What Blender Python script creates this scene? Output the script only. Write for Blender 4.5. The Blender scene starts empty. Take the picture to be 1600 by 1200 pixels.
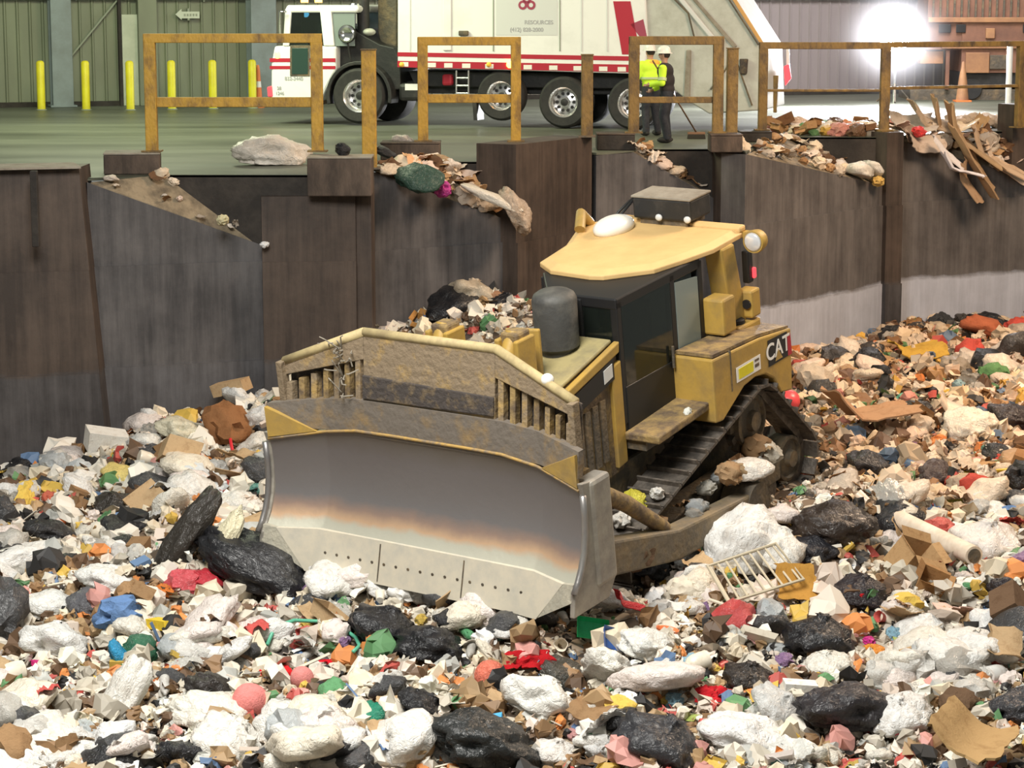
import bpy, bmesh, math, random
import numpy as np
from mathutils import Vector, Matrix, noise
random.seed(7)
rng = np.random.default_rng(7)
COL = bpy.context.scene.collection
PI = math.pi
# ------------------------------------------------------------------ camera numbers (used to work out real positions)
CAMH, F = 2.64, 3600.0
TH = math.atan(600 / F)
CR = np.array([1.0, 0, 0]); CD = np.array([0, math.cos(TH), -math.sin(TH)]); CU = np.array([0, math.sin(TH), math.cos(TH)])
CP = np.array([0, 0, CAMH])
def ray(px, py): return CR * (px - 800) / F + CD - CU * (py - 600) / F
def proj(P):
    v = np.asarray(P, float) - CP
    d = v @ CD
    return 800 + F * (v @ CR) / d, 600 - F * (v @ CU) / d, d
def atz(px, py, z):
    r = ray(px, py); return CP + r * ((z - CAMH) / r[2])
def aty(px, py, Y):
    r = ray(px, py); return CP + r * (Y / r[1])
# ------------------------------------------------------------------ materials
def nodes_of(name):
    m = bpy.data.materials.new(name); m.use_nodes = True
    nt = m.node_tree
    return m, nt, nt.nodes['Principled BSDF']
def N(nt, t, **k):
    n = nt.nodes.new(t)
    for a, b in k.items():
        if a in n.inputs: n.inputs[a].default_value = b
        else: setattr(n, a, b)
    return n
def c4(c): return (c[0], c[1], c[2], 1)
def mat(name, col, rough=.6, metal=0, col2=None, scale=4, lo=.4, hi=.65, bump=0, bscale=None, stretch=(1, 1, 1), emit=None, es=0, spec=None, trans=0, detail=6):
    m, nt, p = nodes_of(name)
    p.inputs['Base Color'].default_value = c4(col); p.inputs['Roughness'].default_value = rough; p.inputs['Metallic'].default_value = metal
    if spec is not None: p.inputs['Specular IOR Level'].default_value = spec
    if trans: p.inputs['Transmission Weight'].default_value = trans
    if emit: p.inputs['Emission Color'].default_value = c4(emit); p.inputs['Emission Strength'].default_value = es
    if col2 or bump:
        tc = N(nt, 'ShaderNodeTexCoord'); mp = N(nt, 'ShaderNodeMapping'); mp.inputs['Scale'].default_value = stretch
        nt.links.new(tc.outputs['Object'], mp.inputs['Vector'])
    if col2:
        nz = N(nt, 'ShaderNodeTexNoise', Scale=scale, Detail=detail, Roughness=.65)
        nt.links.new(mp.outputs[0], nz.inputs['Vector'])
        rp = N(nt, 'ShaderNodeValToRGB'); rp.color_ramp.elements[0].position = lo; rp.color_ramp.elements[1].position = hi
        rp.color_ramp.elements[0].color = c4(col); rp.color_ramp.elements[1].color = c4(col2)
        nt.links.new(nz.outputs['Fac'], rp.inputs[0]); nt.links.new(rp.outputs[0], p.inputs['Base Color'])
    if bump:
        nb = N(nt, 'ShaderNodeTexNoise', Scale=bscale or scale * 3, Detail=5)
        nt.links.new(mp.outputs[0], nb.inputs['Vector'])
        b = N(nt, 'ShaderNodeBump', Strength=bump, Distance=.05)
        nt.links.new(nb.outputs['Fac'], b.inputs['Height']); nt.links.new(b.outputs[0], p.inputs['Normal'])
    return m
def trash_mat(name, rough, bump, bscale, spec=.4, trans=0, dirt=.5):
    """colour of the object itself, soiled with brown noise"""
    m, nt, p = nodes_of(name)
    p.inputs['Roughness'].default_value = rough; p.inputs['Specular IOR Level'].default_value = spec
    if trans: p.inputs['Transmission Weight'].default_value = trans
    oi = N(nt, 'ShaderNodeObjectInfo'); tc = N(nt, 'ShaderNodeTexCoord')
    ad = N(nt, 'ShaderNodeVectorMath'); ad.operation = 'ADD'
    sc = N(nt, 'ShaderNodeVectorMath'); sc.operation = 'SCALE'; sc.inputs['Scale'].default_value = 37
    cb = N(nt, 'ShaderNodeCombineXYZ')
    for i in range(3): nt.links.new(oi.outputs['Random'], cb.inputs[i])
    nt.links.new(cb.outputs[0], sc.inputs[0]); nt.links.new(tc.outputs['Object'], ad.inputs[0]); nt.links.new(sc.outputs[0], ad.inputs[1])
    nz = N(nt, 'ShaderNodeTexNoise', Scale=5, Detail=6, Roughness=.7); nt.links.new(ad.outputs[0], nz.inputs['Vector'])
    mr = N(nt, 'ShaderNodeMapRange'); mr.inputs[1].default_value = .5; mr.inputs[2].default_value = .75; mr.inputs[3].default_value = 0; mr.inputs[4].default_value = dirt
    nt.links.new(nz.outputs['Fac'], mr.inputs[0])
    mx = N(nt, 'ShaderNodeMix'); mx.data_type = 'RGBA'; mx.blend_type = 'MULTIPLY'
    nt.links.new(mr.outputs[0], mx.inputs[0]); nt.links.new(oi.outputs['Color'], mx.inputs[6]); mx.inputs[7].default_value = (.42, .31, .2, 1)
    nt.links.new(mx.outputs[2], p.inputs['Base Color'])
    if bump:
        nb = N(nt, 'ShaderNodeTexNoise', Scale=bscale, Detail=4, Roughness=.6, Distortion=1.2); nt.links.new(ad.outputs[0], nb.inputs['Vector'])
        b = N(nt, 'ShaderNodeBump', Strength=bump, Distance=.04); nt.links.new(nb.outputs['Fac'], b.inputs['Height']); nt.links.new(b.outputs[0], p.inputs['Normal'])
    return m
M = {}
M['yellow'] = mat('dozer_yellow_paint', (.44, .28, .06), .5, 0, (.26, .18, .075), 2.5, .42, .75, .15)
M['roofyellow'] = mat('sun_faded_yellow_paint', (.70, .47, .20), .6, 0, (.56, .37, .15), 2, .4, .8, .1)  # paler than the body yellow, for the roof and its crossbar
M['mud'] = mat('muddy_yellow_steel', (.33, .225, .085), .75, 0, (.12, .085, .055), 5, .35, .6, .4)
M['rack'] = mat('mud_caked_rack_steel', (.22, .165, .105), .8, 0, (.40, .26, .08), 4, .5, .72, .5, 14)
M['rackdark'] = mat('dark_caked_mud', (.055, .045, .04), .9, 0, (.2, .14, .07), 6, .5, .75, .5)  # also the dark strip that stands in for the rack recess
M['steel'] = mat('worn_blade_steel', (.27, .26, .26), .38, .75, (.40, .38, .36), 3, .35, .7, .08, 20, (1, 1, .4))
M['edge'] = mat('polished_cutting_edge', (.66, .60, .48), .45, .25, (.55, .52, .44), 5, .4, .7, .05)
M['sideplate'] = mat('scraped_grey_side_steel', (.28, .26, .23), .55, .4, (.42, .39, .33), 4, .4, .7, .15)
M['frame'] = mat('greasy_dark_steel', (.10, .085, .065), .7, .2, (.22, .16, .09), 5, .45, .7, .4)
M['track'] = mat('track_shoe_steel', (.085, .075, .065), .55, .5, (.22, .19, .16), 6, .4, .7, .3)
M['hoodtop'] = mat('dusty_olive_hood', (.36, .30, .14), .65, 0, (.22, .19, .11), 4, .4, .7, .15)
M['frame2'] = mat('muddy_push_arm_steel', (.15, .125, .09), .7, .15, (.24, .18, .10), 4, .42, .7, .35)
M['edge2'] = mat('scuffed_end_bit', (.40, .38, .31), .5, .25, (.52, .48, .38), 7, .4, .7, .3)
M['apron'] = mat('muddy_grey_apron', (.17, .145, .12), .7, .25, (.28, .19, .09), 3.5, .5, .72, .35, 12)
M['mud2'] = mat('chipped_yellow_edge', (.40, .25, .07), .7, 0, (.20, .15, .10), 6, .45, .6)
M['glassdark'] = mat('dark_green_glass', (.03, .06, .05), .08)
M['black'] = mat('matte_black_paint', (.018, .018, .018), .55, 0, (.05, .045, .04), 5, .5, .8, .1)
M['cabblack'] = mat('cab_black_paint', (.012, .012, .013), .5)
M['glass'] = mat('tinted_cab_glass', (.11, .14, .12), .06, 0, trans=.92)
M['greyglass'] = mat('dusty_rear_glass', (.34, .40, .38), .25, 0, trans=.35)
M['muffler'] = mat('dusty_black_exhaust', (.05, .05, .047), .6, 0, (.12, .115, .1), 3, .45, .75, .2)
M['white'] = mat('white_paint', (.82, .82, .80), .35, 0, (.70, .70, .68), 1.5, .5, .8)
M['red'] = mat('red_stripe_paint', (.42, .02, .04), .4)
M['darkred'] = mat('faded_red_emblem', (.33, .05, .09), .5)
M['chrome'] = mat('chrome', (.8, .8, .8), .12, 1)
M['alu'] = mat('polished_alloy', (.75, .75, .75), .25, .9)
M['tire'] = mat('tyre_rubber', (.018, .018, .018), .75, 0, (.035, .033, .03), 6, .4, .7)
M['greytext'] = mat('grey_lettering', (.38, .38, .39), .6)
M['greypatch'] = mat('grey_sign_patch', (.62, .63, .62), .5)
M['offwhite'] = mat('dirty_white_steel', (.50, .51, .46), .5, 0, (.38, .38, .33), 2.5, .42, .7, .1)
M['orangeedge'] = mat('orange_edge_paint', (.60, .33, .10), .5)
M['amber'] = mat('amber_lamp', (1, .4, .05), .3, emit=(1, .42, .06), es=9)
M['redlamp'] = mat('red_lamp', (.9, .05, .06), .3, emit=(1, .06, .08), es=1.2)
M['bluelamp'] = mat('blue_lamp', (.1, .5, 1), .3, emit=(.15, .55, 1), es=5)
M['lens'] = mat('lamp_lens', (.85, .86, .88), .12, .4)
M['rail'] = mat('rusty_yellow_rail_paint', (.47, .27, .03), .6, 0, (.13, .07, .025), 5, .45, .72, .25, 25, (1, 1, .5))
M['raildark'] = mat('brown_rail_paint_backlit', (.22, .135, .035), .65, 0, (.075, .048, .025), 5, .42, .66, .3, 25, (1, 1, .5))  # brown darkened to imitate the backlit rails at the right
M['bollard'] = mat('bright_yellow_bollard', (.72, .66, .02), .5, 0, (.6, .52, .02), 3)
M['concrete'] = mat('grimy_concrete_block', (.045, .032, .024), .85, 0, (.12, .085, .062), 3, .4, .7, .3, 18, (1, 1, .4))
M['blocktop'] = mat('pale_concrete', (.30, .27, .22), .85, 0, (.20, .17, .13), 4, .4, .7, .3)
M['chute'] = mat('worn_chute_concrete', (.27, .215, .14), .85, 0, (.07, .055, .038), 3, .4, .7, .4)
M['darkwall'] = mat('shadowy_wet_concrete', (.022, .018, .015), .85, 0, (.045, .037, .03), 3, .4, .7, .3)  # near-black tone for opening walls, pit floor, trims and some blocks
M['vest'] = mat('lime_hivis_fabric', (.60, .88, .05), .8, emit=(.55, .9, .03), es=.12)
M['orangevest'] = mat('orange_hivis_fabric', (.95, .55, .08), .8)
M['blackvest'] = mat('dark_vest_fabric', (.03, .025, .025), .85)
M['reflect'] = mat('silver_reflective_tape', (.50, .62, .34), .5)
M['jeans'] = mat('dark_work_trousers', (.02, .023, .032), .9, 0, (.04, .043, .05), 9)
M['skin'] = mat('skin', (.48, .27, .19), .6)
M['hat'] = mat('white_hard_hat', (.8, .78, .72), .35)
M['hair'] = mat('dark_hair', (.03, .02, .015), .8)
M['boot'] = mat('dark_boots', (.02, .018, .016), .8)
M['wood'] = mat('broom_wood', (.20, .11, .06), .7)
M['bristle'] = mat('broom_bristle', (.03, .028, .02), .95)
M['rustmachine'] = mat('reddish_lit_machine_paint', (.22, .105, .065), .65, 0, (.13, .065, .045), 1.5, .4, .7, .15)  # reddish light on machine and siding is put into this colour
M['rustlight'] = mat('light_orange_steel', (.36, .185, .085), .6, 0, (.24, .12, .065), 2)
M['coneorange'] = mat('orange_plastic', (.72, .20, .05), .5)
M['signwhite'] = mat('pale_arrow_sign', (.50, .54, .44), .6)
# wall siding, wet floor and pit wall get their own graphs
def siding_mat(name, base, dark, warm):
    m, nt, p = nodes_of(name)
    tc = N(nt, 'ShaderNodeTexCoord'); nz = N(nt, 'ShaderNodeTexNoise', Scale=1.2, Detail=5); mp = N(nt, 'ShaderNodeMapping'); mp.inputs['Scale'].default_value = (1, 1, .35)
    nt.links.new(tc.outputs['Object'], mp.inputs[0]); nt.links.new(mp.outputs[0], nz.inputs['Vector'])
    rp = N(nt, 'ShaderNodeValToRGB'); rp.color_ramp.elements[0].position = .35; rp.color_ramp.elements[1].position = .7
    rp.color_ramp.elements[0].color = c4(base); rp.color_ramp.elements[1].color = c4(dark)
    nt.links.new(nz.outputs['Fac'], rp.inputs[0])
    sp = N(nt, 'ShaderNodeSeparateXYZ'); nt.links.new(tc.outputs['Object'], sp.inputs[0])
    mr = N(nt, 'ShaderNodeMapRange'); mr.inputs[1].default_value = 14; mr.inputs[2].default_value = 26; nt.links.new(sp.outputs[0], mr.inputs[0])
    mx = N(nt, 'ShaderNodeMix'); mx.data_type = 'RGBA'; nt.links.new(mr.outputs[0], mx.inputs[0]); nt.links.new(rp.outputs[0], mx.inputs[6]); mx.inputs[7].default_value = c4(warm)
    nt.links.new(mx.outputs[2], p.inputs['Base Color']); p.inputs['Roughness'].default_value = .55
    return m
M['siding'] = siding_mat('green_grey_metal_siding', (.20, .225, .15), (.15, .165, .115), (.26, .225, .225))
M['girt'] = mat('siding_girt_steel', (.26, .29, .22), .6)
M['column'] = mat('blue_grey_steel_column', (.20, .245, .25), .5, 0, (.16, .19, .19), 2)
M['paledoor'] = mat('pale_panel_paint', (.50, .54, .43), .5, 0, (.42, .46, .36), 2)
def floor_mat():
    m, nt, p = nodes_of('wet_tipping_floor')
    tc = N(nt, 'ShaderNodeTexCoord'); mp = N(nt, 'ShaderNodeMapping'); mp.inputs['Scale'].default_value = (.25, 1, 1)
    nt.links.new(tc.outputs['Object'], mp.inputs[0])
    nz = N(nt, 'ShaderNodeTexNoise', Scale=.55, Detail=7, Roughness=.6); nt.links.new(mp.outputs[0], nz.inputs['Vector'])
    rp = N(nt, 'ShaderNodeValToRGB'); e = rp.color_ramp.elements
    e[0].position = .3; e[0].color = (.045, .05, .036, 1); e[1].position = .68; e[1].color = (.135, .145, .108, 1)
    nt.links.new(nz.outputs['Fac'], rp.inputs[0]); nt.links.new(rp.outputs[0], p.inputs['Base Color'])
    r2 = N(nt, 'ShaderNodeMapRange'); r2.inputs[3].default_value = .25; r2.inputs[4].default_value = .65; nt.links.new(nz.outputs['Fac'], r2.inputs[0]); nt.links.new(r2.outputs[0], p.inputs['Roughness'])
    return m
M['floor'] = floor_mat()
def pit_mat(name, hi_a, hi_b, lo_a, lo_b, zsplit=-2.85):
    m, nt, p = nodes_of(name)
    tc = N(nt, 'ShaderNodeTexCoord')
    mp = N(nt, 'ShaderNodeMapping'); mp.inputs['Scale'].default_value = (3.2, 3.2, .22); nt.links.new(tc.outputs['Object'], mp.inputs[0])
    st = N(nt, 'ShaderNodeTexNoise', Scale=1.6, Detail=6, Roughness=.7); nt.links.new(mp.outputs[0], st.inputs['Vector'])
    bl = N(nt, 'ShaderNodeTexNoise', Scale=.9, Detail=6, Roughness=.65); nt.links.new(tc.outputs['Object'], bl.inputs['Vector'])
    av = N(nt, 'ShaderNodeMath'); av.operation = 'ADD'; nt.links.new(st.outputs['Fac'], av.inputs[0]); nt.links.new(bl.outputs['Fac'], av.inputs[1])
    def ramp(a, b):
        r = N(nt, 'ShaderNodeValToRGB'); r.color_ramp.elements[0].position = .40; r.color_ramp.elements[1].position = .62
        r.color_ramp.elements[0].color = c4(a); r.color_ramp.elements[1].color = c4(b)
        h = N(nt, 'ShaderNodeMath'); h.operation = 'MULTIPLY'; h.inputs[1].default_value = .5
        nt.links.new(av.outputs[0], h.inputs[0]); nt.links.new(h.outputs[0], r.inputs[0]); return r
    ra, rb = ramp(hi_a, hi_b), ramp(lo_a, lo_b)
    sp = N(nt, 'ShaderNodeSeparateXYZ'); nt.links.new(tc.outputs['Object'], sp.inputs[0])
    wob = N(nt, 'ShaderNodeMath'); wob.operation = 'MULTIPLY_ADD'; wob.inputs[1].default_value = .35; nt.links.new(bl.outputs['Fac'], wob.inputs[0]); nt.links.new(sp.outputs[2], wob.inputs[2])
    mr = N(nt, 'ShaderNodeMapRange'); mr.inputs[1].default_value = zsplit + .22; mr.inputs[2].default_value = zsplit + .12; nt.links.new(wob.outputs[0], mr.inputs[0])
    mx = N(nt, 'ShaderNodeMix'); mx.data_type = 'RGBA'; nt.links.new(mr.outputs[0], mx.inputs[0]); nt.links.new(ra.outputs[0], mx.inputs[6]); nt.links.new(rb.outputs[0], mx.inputs[7])
    nt.links.new(mx.outputs[2], p.inputs['Base Color']); p.inputs['Roughness'].default_value = .62
    b = N(nt, 'ShaderNodeBump', Strength=.3, Distance=.04); nt.links.new(bl.outputs['Fac'], b.inputs['Height']); nt.links.new(b.outputs[0], p.inputs['Normal'])
    return m
M['pitbrown'] = pit_mat('brown_stained_pit_wall', (.030, .020, .015), (.085, .060, .045), (.032, .028, .028), (.085, .078, .078))
M['pitgrey'] = pit_mat('dark_grey_steel_faced_pit_wall', (.040, .038, .040), (.115, .108, .108), (.05, .047, .049), (.12, .117, .123))
M['pitpale'] = pit_mat('pale_banded_pit_wall', (.065, .057, .054), (.145, .130, .122), (.35, .36, .41), (.48, .50, .57))
# trash
M['film'] = trash_mat('wrinkled_plastic_bag', .38, .85, 8, .5, 0, .45)
M['sheer'] = trash_mat('sheer_plastic_film', .3, .6, 12, .5, .25, .5)
M['blackbag'] = trash_mat('shiny_black_plastic', .3, .7, 10, .5, 0, .2)
M['board'] = trash_mat('soggy_cardboard', .85, .25, 14, .2, 0, .6)
M['cloth'] = trash_mat('crumpled_cloth', .9, .5, 10, .2, 0, .4)
M['plastic'] = trash_mat('hard_plastic', .35, .08, 6, .5, 0, .35)
M['paper'] = trash_mat('crumpled_paper', .8, .35, 14, .2, 0, .5)
def heap_mat():
    m, nt, p = nodes_of('compacted_refuse')
    tc = N(nt, 'ShaderNodeTexCoord'); v = N(nt, 'ShaderNodeTexVoronoi', Scale=6.5); nt.links.new(tc.outputs['Object'], v.inputs['Vector'])
    rp = N(nt, 'ShaderNodeValToRGB'); rp.color_ramp.interpolation = 'CONSTANT'
    sep = N(nt, 'ShaderNodeSeparateColor'); nt.links.new(v.outputs['Color'], sep.inputs[0]); nt.links.new(sep.outputs[0], rp.inputs[0])
    e = rp.color_ramp.elements; e[0].position = 0; e[0].color = (.06, .04, .025, 1); e[1].position = .3; e[1].color = (.16, .11, .07, 1)
    for pos, c in ((.5, (.3, .24, .17)), (.68, (.45, .40, .32)), (.85, (.05, .04, .035)), (.93, (.5, .46, .4))):
        q = e.new(pos); q.color = c4(c)
    nt.links.new(rp.outputs[0], p.inputs['Base Color']); p.inputs['Roughness'].default_value = .85
    return m
M['heap'] = heap_mat()
def litter_mat():
    m, nt, p = nodes_of('loose_litter')
    a = N(nt, 'ShaderNodeAttribute'); a.attribute_name = 'tint'; nt.links.new(a.outputs['Color'], p.inputs['Base Color']); p.inputs['Roughness'].default_value = .6
    return m
M['litter'] = litter_mat()
# ------------------------------------------------------------------ mesh helpers
class MB:
    def __init__(s): s.v, s.f, s.m = [], [], []
    def add(s, vs, fs, mi=0):
        n = len(s.v); s.v += [tuple(map(float, v)) for v in vs]; s.f += [[i + n for i in f] for f in fs]; s.m += [mi] * len(fs); return s
    def box(s, c, d, rot=None, mi=0, taper=1):
        hx, hy, hz = d[0] / 2, d[1] / 2, d[2] / 2
        vs = [Vector((x * (taper if z > 0 else 1), y * (taper if z > 0 else 1), z)) for z in (-hz, hz) for x, y in ((-hx, -hy), (hx, -hy), (hx, hy), (-hx, hy))]
        if rot is not None:
            R = rot if isinstance(rot, Matrix) else Matrix.Rotation(rot, 3, 'Z'); vs = [R @ v for v in vs]
        vs = [v + Vector(c) for v in vs]
        return s.add(vs, [(3, 2, 1, 0), (4, 5, 6, 7), (0, 1, 5, 4), (1, 2, 6, 5), (2, 3, 7, 6), (3, 0, 4, 7)], mi)
    def prism(s, pts, axis, a, b, mi=0):
        """polygon pts in the two other axes (in order), extruded along axis from a to b"""
        def mk(p, t):
            q = list(p); q.insert(axis, t); return q
        n = len(pts); vs = [mk(p, a) for p in pts] + [mk(p, b) for p in pts]
        return s.add(vs, [list(range(n))[::-1], [n + i for i in range(n)]] + [(i, (i + 1) % n, n + (i + 1) % n, n + i) for i in range(n)], mi)
    def tube(s, pts, r, n=10, mi=0, caps=True):
        pts = [Vector(p) for p in pts]; rs = r if isinstance(r, (list, tuple)) else [r] * len(pts)
        vs, fs = [], []; up = None
        for i, p in enumerate(pts):
            t = (pts[min(i + 1, len(pts) - 1)] - pts[max(i - 1, 0)]).normalized()
            if up is None: up = t.orthogonal().normalized()
            up = (up - t * up.dot(t))
            up = up.normalized() if up.length > 1e-6 else t.orthogonal().normalized()
            sd = t.cross(up)
            for k in range(n):
                a = 2 * PI * k / n; vs.append(p + (up * math.cos(a) + sd * math.sin(a)) * rs[i])
        for i in range(len(pts) - 1):
            for k in range(n):
                fs.append((i * n + k, i * n + (k + 1) % n, (i + 1) * n + (k + 1) % n, (i + 1) * n + k))
        if caps: fs += [list(range(n))[::-1], [(len(pts) - 1) * n + k for k in range(n)]]
        return s.add(vs, fs, mi)
    def lathe(s, prof, n=24, c=(0, 0, 0), axis=2, mi=0):
        vs, fs = [], []
        for r, h in prof:
            for k in range(n):
                a = 2 * PI * k / n; x, y = r * math.cos(a), r * math.sin(a)
                q = {2: (x, y, h), 1: (x, h, -y), 0: (h, x, y)}[axis]; vs.append((q[0] + c[0], q[1] + c[1], q[2] + c[2]))
        for i in range(len(prof) - 1):
            for k in range(n): fs.append((i * n + k, i * n + (k + 1) % n, (i + 1) * n + (k + 1) % n, (i + 1) * n + k))
        fs += [list(range(n))[::-1], [(len(prof) - 1) * n + k for k in range(n)]]
        return s.add(vs, fs, mi)
    def ball(s, c, r, n=12, mi=0):
        r = r if isinstance(r, (tuple, list)) else (r, r, r)
        prof = [(math.sin(PI * i / n), -math.cos(PI * i / n)) for i in range(1, n)]
        k = len(s.v); s.lathe(prof, n * 2, mi=mi)
        for j in range(k, len(s.v)):
            v = s.v[j]; s.v[j] = (v[0] * r[0] + c[0], v[1] * r[1] + c[1], v[2] * r[2] + c[2])
        return s
    def mesh(s, name, mats):
        me = bpy.data.meshes.new(name); me.from_pydata(s.v, [], s.f); me.update()
        for m in (mats if isinstance(mats, (list, tuple)) else [mats]): me.materials.append(m)
        if any(s.m): me.polygons.foreach_set('material_index', s.m)
        bm = bmesh.new(); bm.from_mesh(me); bmesh.ops.recalc_face_normals(bm, faces=bm.faces); bm.to_mesh(me); bm.free()
        return me
    def build(s, name, mats, parent=None, smooth=False, bevel=0):
        me = s.mesh(name, mats); o = bpy.data.objects.new(name, me); COL.objects.link(o)
        if parent: o.parent = parent
        if bevel:
            b = o.modifiers.new('bevel', 'BEVEL'); b.width = bevel; b.segments = 2; b.limit_method = 'ANGLE'
        if smooth: shade(me, smooth)
        return o
def shade(me, ang=True):
    me.polygons.foreach_set('use_smooth', [True] * len(me.polygons))
    if ang is not True and hasattr(me, 'set_sharp_from_angle'): me.set_sharp_from_angle(angle=math.radians(ang))
def tag(o, label=None, cat=None, group=None, kind=None):
    if label: o['label'] = label
    if cat: o['category'] = cat
    if group: o['group'] = group
    if kind: o['kind'] = kind
    return o
def empty(name, loc=(0, 0, 0), rz=0, label=None, cat=None, group=None):
    o = bpy.data.objects.new(name, None); COL.objects.link(o); o.location = loc; o.rotation_euler = (0, 0, rz); o.empty_display_size = .2
    return tag(o, label, cat, group)
def struct(o): o['kind'] = 'structure'; return o
def text(body, size, name, m, parent, mtx, extrude=.002, align='CENTER', sx=1):
    cu = bpy.data.curves.new(name, 'FONT'); cu.body = body; cu.size = size; cu.extrude = extrude; cu.align_x = align; cu.align_y = 'CENTER'; cu.offset = size * .012
    t = bpy.data.objects.new(name + '_source', cu); COL.objects.link(t); dg = bpy.context.evaluated_depsgraph_get(); dg.update()
    me = bpy.data.meshes.new_from_object(t.evaluated_get(dg)); bpy.data.objects.remove(t); bpy.data.curves.remove(cu)
    me.name = name; me.materials.clear(); me.materials.append(m)
    o = bpy.data.objects.new(name, me); COL.objects.link(o); o.parent = parent; o.matrix_local = mtx @ Matrix.Diagonal((sx, 1, 1, 1)); return o
# ------------------------------------------------------------------ camera
cam = bpy.data.cameras.new('camera'); co = bpy.data.objects.new('camera', cam); COL.objects.link(co)
co.location = CP; co.rotation_euler = (PI / 2 - TH, 0, 0); cam.sensor_width = 36; cam.lens = F / 1600 * 36; cam.clip_end = 300
bpy.context.scene.camera = co
# ================================================================== the tipping hall: floor, pit wall, chutes, back wall
A1 = atz(136, 285, -.05); B1 = atz(255, 275, 0); Y1 = 35.35; B1[1] = Y1
E1x = aty(482, 271, Y1)[0]; C1 = aty(412, 384, Y1); B1[0] = aty(255, 275, Y1)[0]
A2 = atz(582, 268, -.05); Y2 = 38.3; B2 = aty(690, 252, Y2); C2 = aty(815, 352, Y2)
A3 = atz(930, 240, -.05); A3[1] = 40.5; M3 = aty(988, 237, 41.0); Y3 = 41.55; B3 = aty(1005, 233, Y3); C3 = aty(1128, 317, Y3)
A4 = atz(1165, 241, -.05); Y4 = 45.2; B4 = aty(1225, 213, Y4); C4 = aty(1388, 291, Y4)
A5 = atz(1393, 216, -.05); Y5 = 47.3; B5 = aty(1530, 205, Y5); C5 = aty(1625, 285, Y5)
for p in (B1, B2, B3, B4, B5): p[2] = 0
ZB = -7.0
def wall_panel(pts_top, bottoms=None, m='pitgrey', thick=.5, seams=(-1.32, -2.86), lean=0):
    """one face of the pit wall: pts_top = [(x,y,ztop)...] left to right; lower courses stand a little proud"""
    mb = MB()
    n = len(pts_top)
    for i in range(n - 1):
        a, b = Vector(pts_top[i]), Vector(pts_top[i + 1])
        d = Vector((b.x - a.x, b.y - a.y, 0)).normalized(); nr = Vector((d.y, -d.x, 0))
        lv = list(seams) + [ZB]; zt = None
        prev = (a.z, b.z); off = 0
        for k, z in enumerate(lv):
            za, zb = prev
            lo = min(z, za - .01), min(z, zb - .01)
            fa, fb = a + nr * off, b + nr * off
            vs = []
            for base, ztop, zlow in ((fa, za, lo[0]), (fb, zb, lo[1])):
                vs += [(base.x, base.y, ztop), (base.x, base.y, zlow), (base.x - nr.x * thick, base.y - nr.y * thick, ztop), (base.x - nr.x * thick, base.y - nr.y * thick, zlow)]
            mb.add(vs, [(0, 1, 5, 4), (2, 6, 7, 3), (0, 4, 6, 2), (1, 3, 7, 5), (0, 2, 3, 1), (4, 5, 7, 6)])
            prev = lo; off += .035
    return struct(mb.build('wall_pit', M[m], smooth=False))
def sub(a, b, t): return tuple(a[i] + (b[i] - a[i]) * t for i in range(3))
L0 = atz(-260, 270, .2); L1 = atz(123, 262, .2)
# left pier: its right edge spreads towards the bottom
mb = MB(); d = .9
b1 = aty(166, 690, L1[1] - .05); b0 = (L0[0], L0[1], ZB); ex = (b1[0] - L1[0]) / (L1[2] - b1[2])
pl = [(L0[0], L0[1], .2), (L1[0], L1[1], .2)]
for (zt, zb, off) in ((.2, -1.32, 0), (-1.32, -2.86, .035), (-2.86, ZB, .07)):
    xt, xb = L1[0] + ex * (.2 - zt), L1[0] + ex * (.2 - zb)
    y0, y1 = L0[1] - off, L1[1] - off
    mb.add([(L0[0], y0, zt), (L0[0], y0, zb), (xb, y1, zb), (xt, y1, zt), (L0[0], y0 + d, zt), (L0[0], y0 + d, zb), (xb, y1 + d, zb), (xt, y1 + d, zt)],
           [(0, 1, 2, 3), (4, 7, 6, 5), (0, 3, 7, 4), (1, 5, 6, 2), (0, 4, 5, 1), (3, 2, 6, 7)])
struct(mb.build('wall_pit', M['pitbrown']))
mb = MB(); xm = aty(45, 300, L0[1])[0]; mb.box((xm, (L0[1] + L1[1]) / 2 - .12, -.35), (.10, .12, 1.1)); struct(mb.build('trim_1', M['darkwall'], bevel=.01))
mb = MB(); mb.box(((L0[0] + L1[0]) / 2, (L0[1] + L1[1]) / 2 + .3, .215), (L1[0] - L0[0], .95, .03), math.atan2(L1[1] - L0[1], L1[0] - L0[0])); struct(mb.build('trim_2', M['blocktop']))
# chute faces
wall_panel([A1, sub(A1, C1, .5), C1], m='pitgrey')
wall_panel([A2, sub(A2, C2, .5), C2], m='pitgrey')
wall_panel([A3, M3, C3], m='pitgrey')
wall_panel([A4, C4], m='pitpale')
wall_panel([A5, sub(A5, C5, .35), C5], m='pitpale')
far = Vector(C5) + Vector((4, 3.6, 0)); wall_panel([(C5[0], C5[1] - .1, .2), (far.x, far.y, .2)], m='pitpale')
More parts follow.
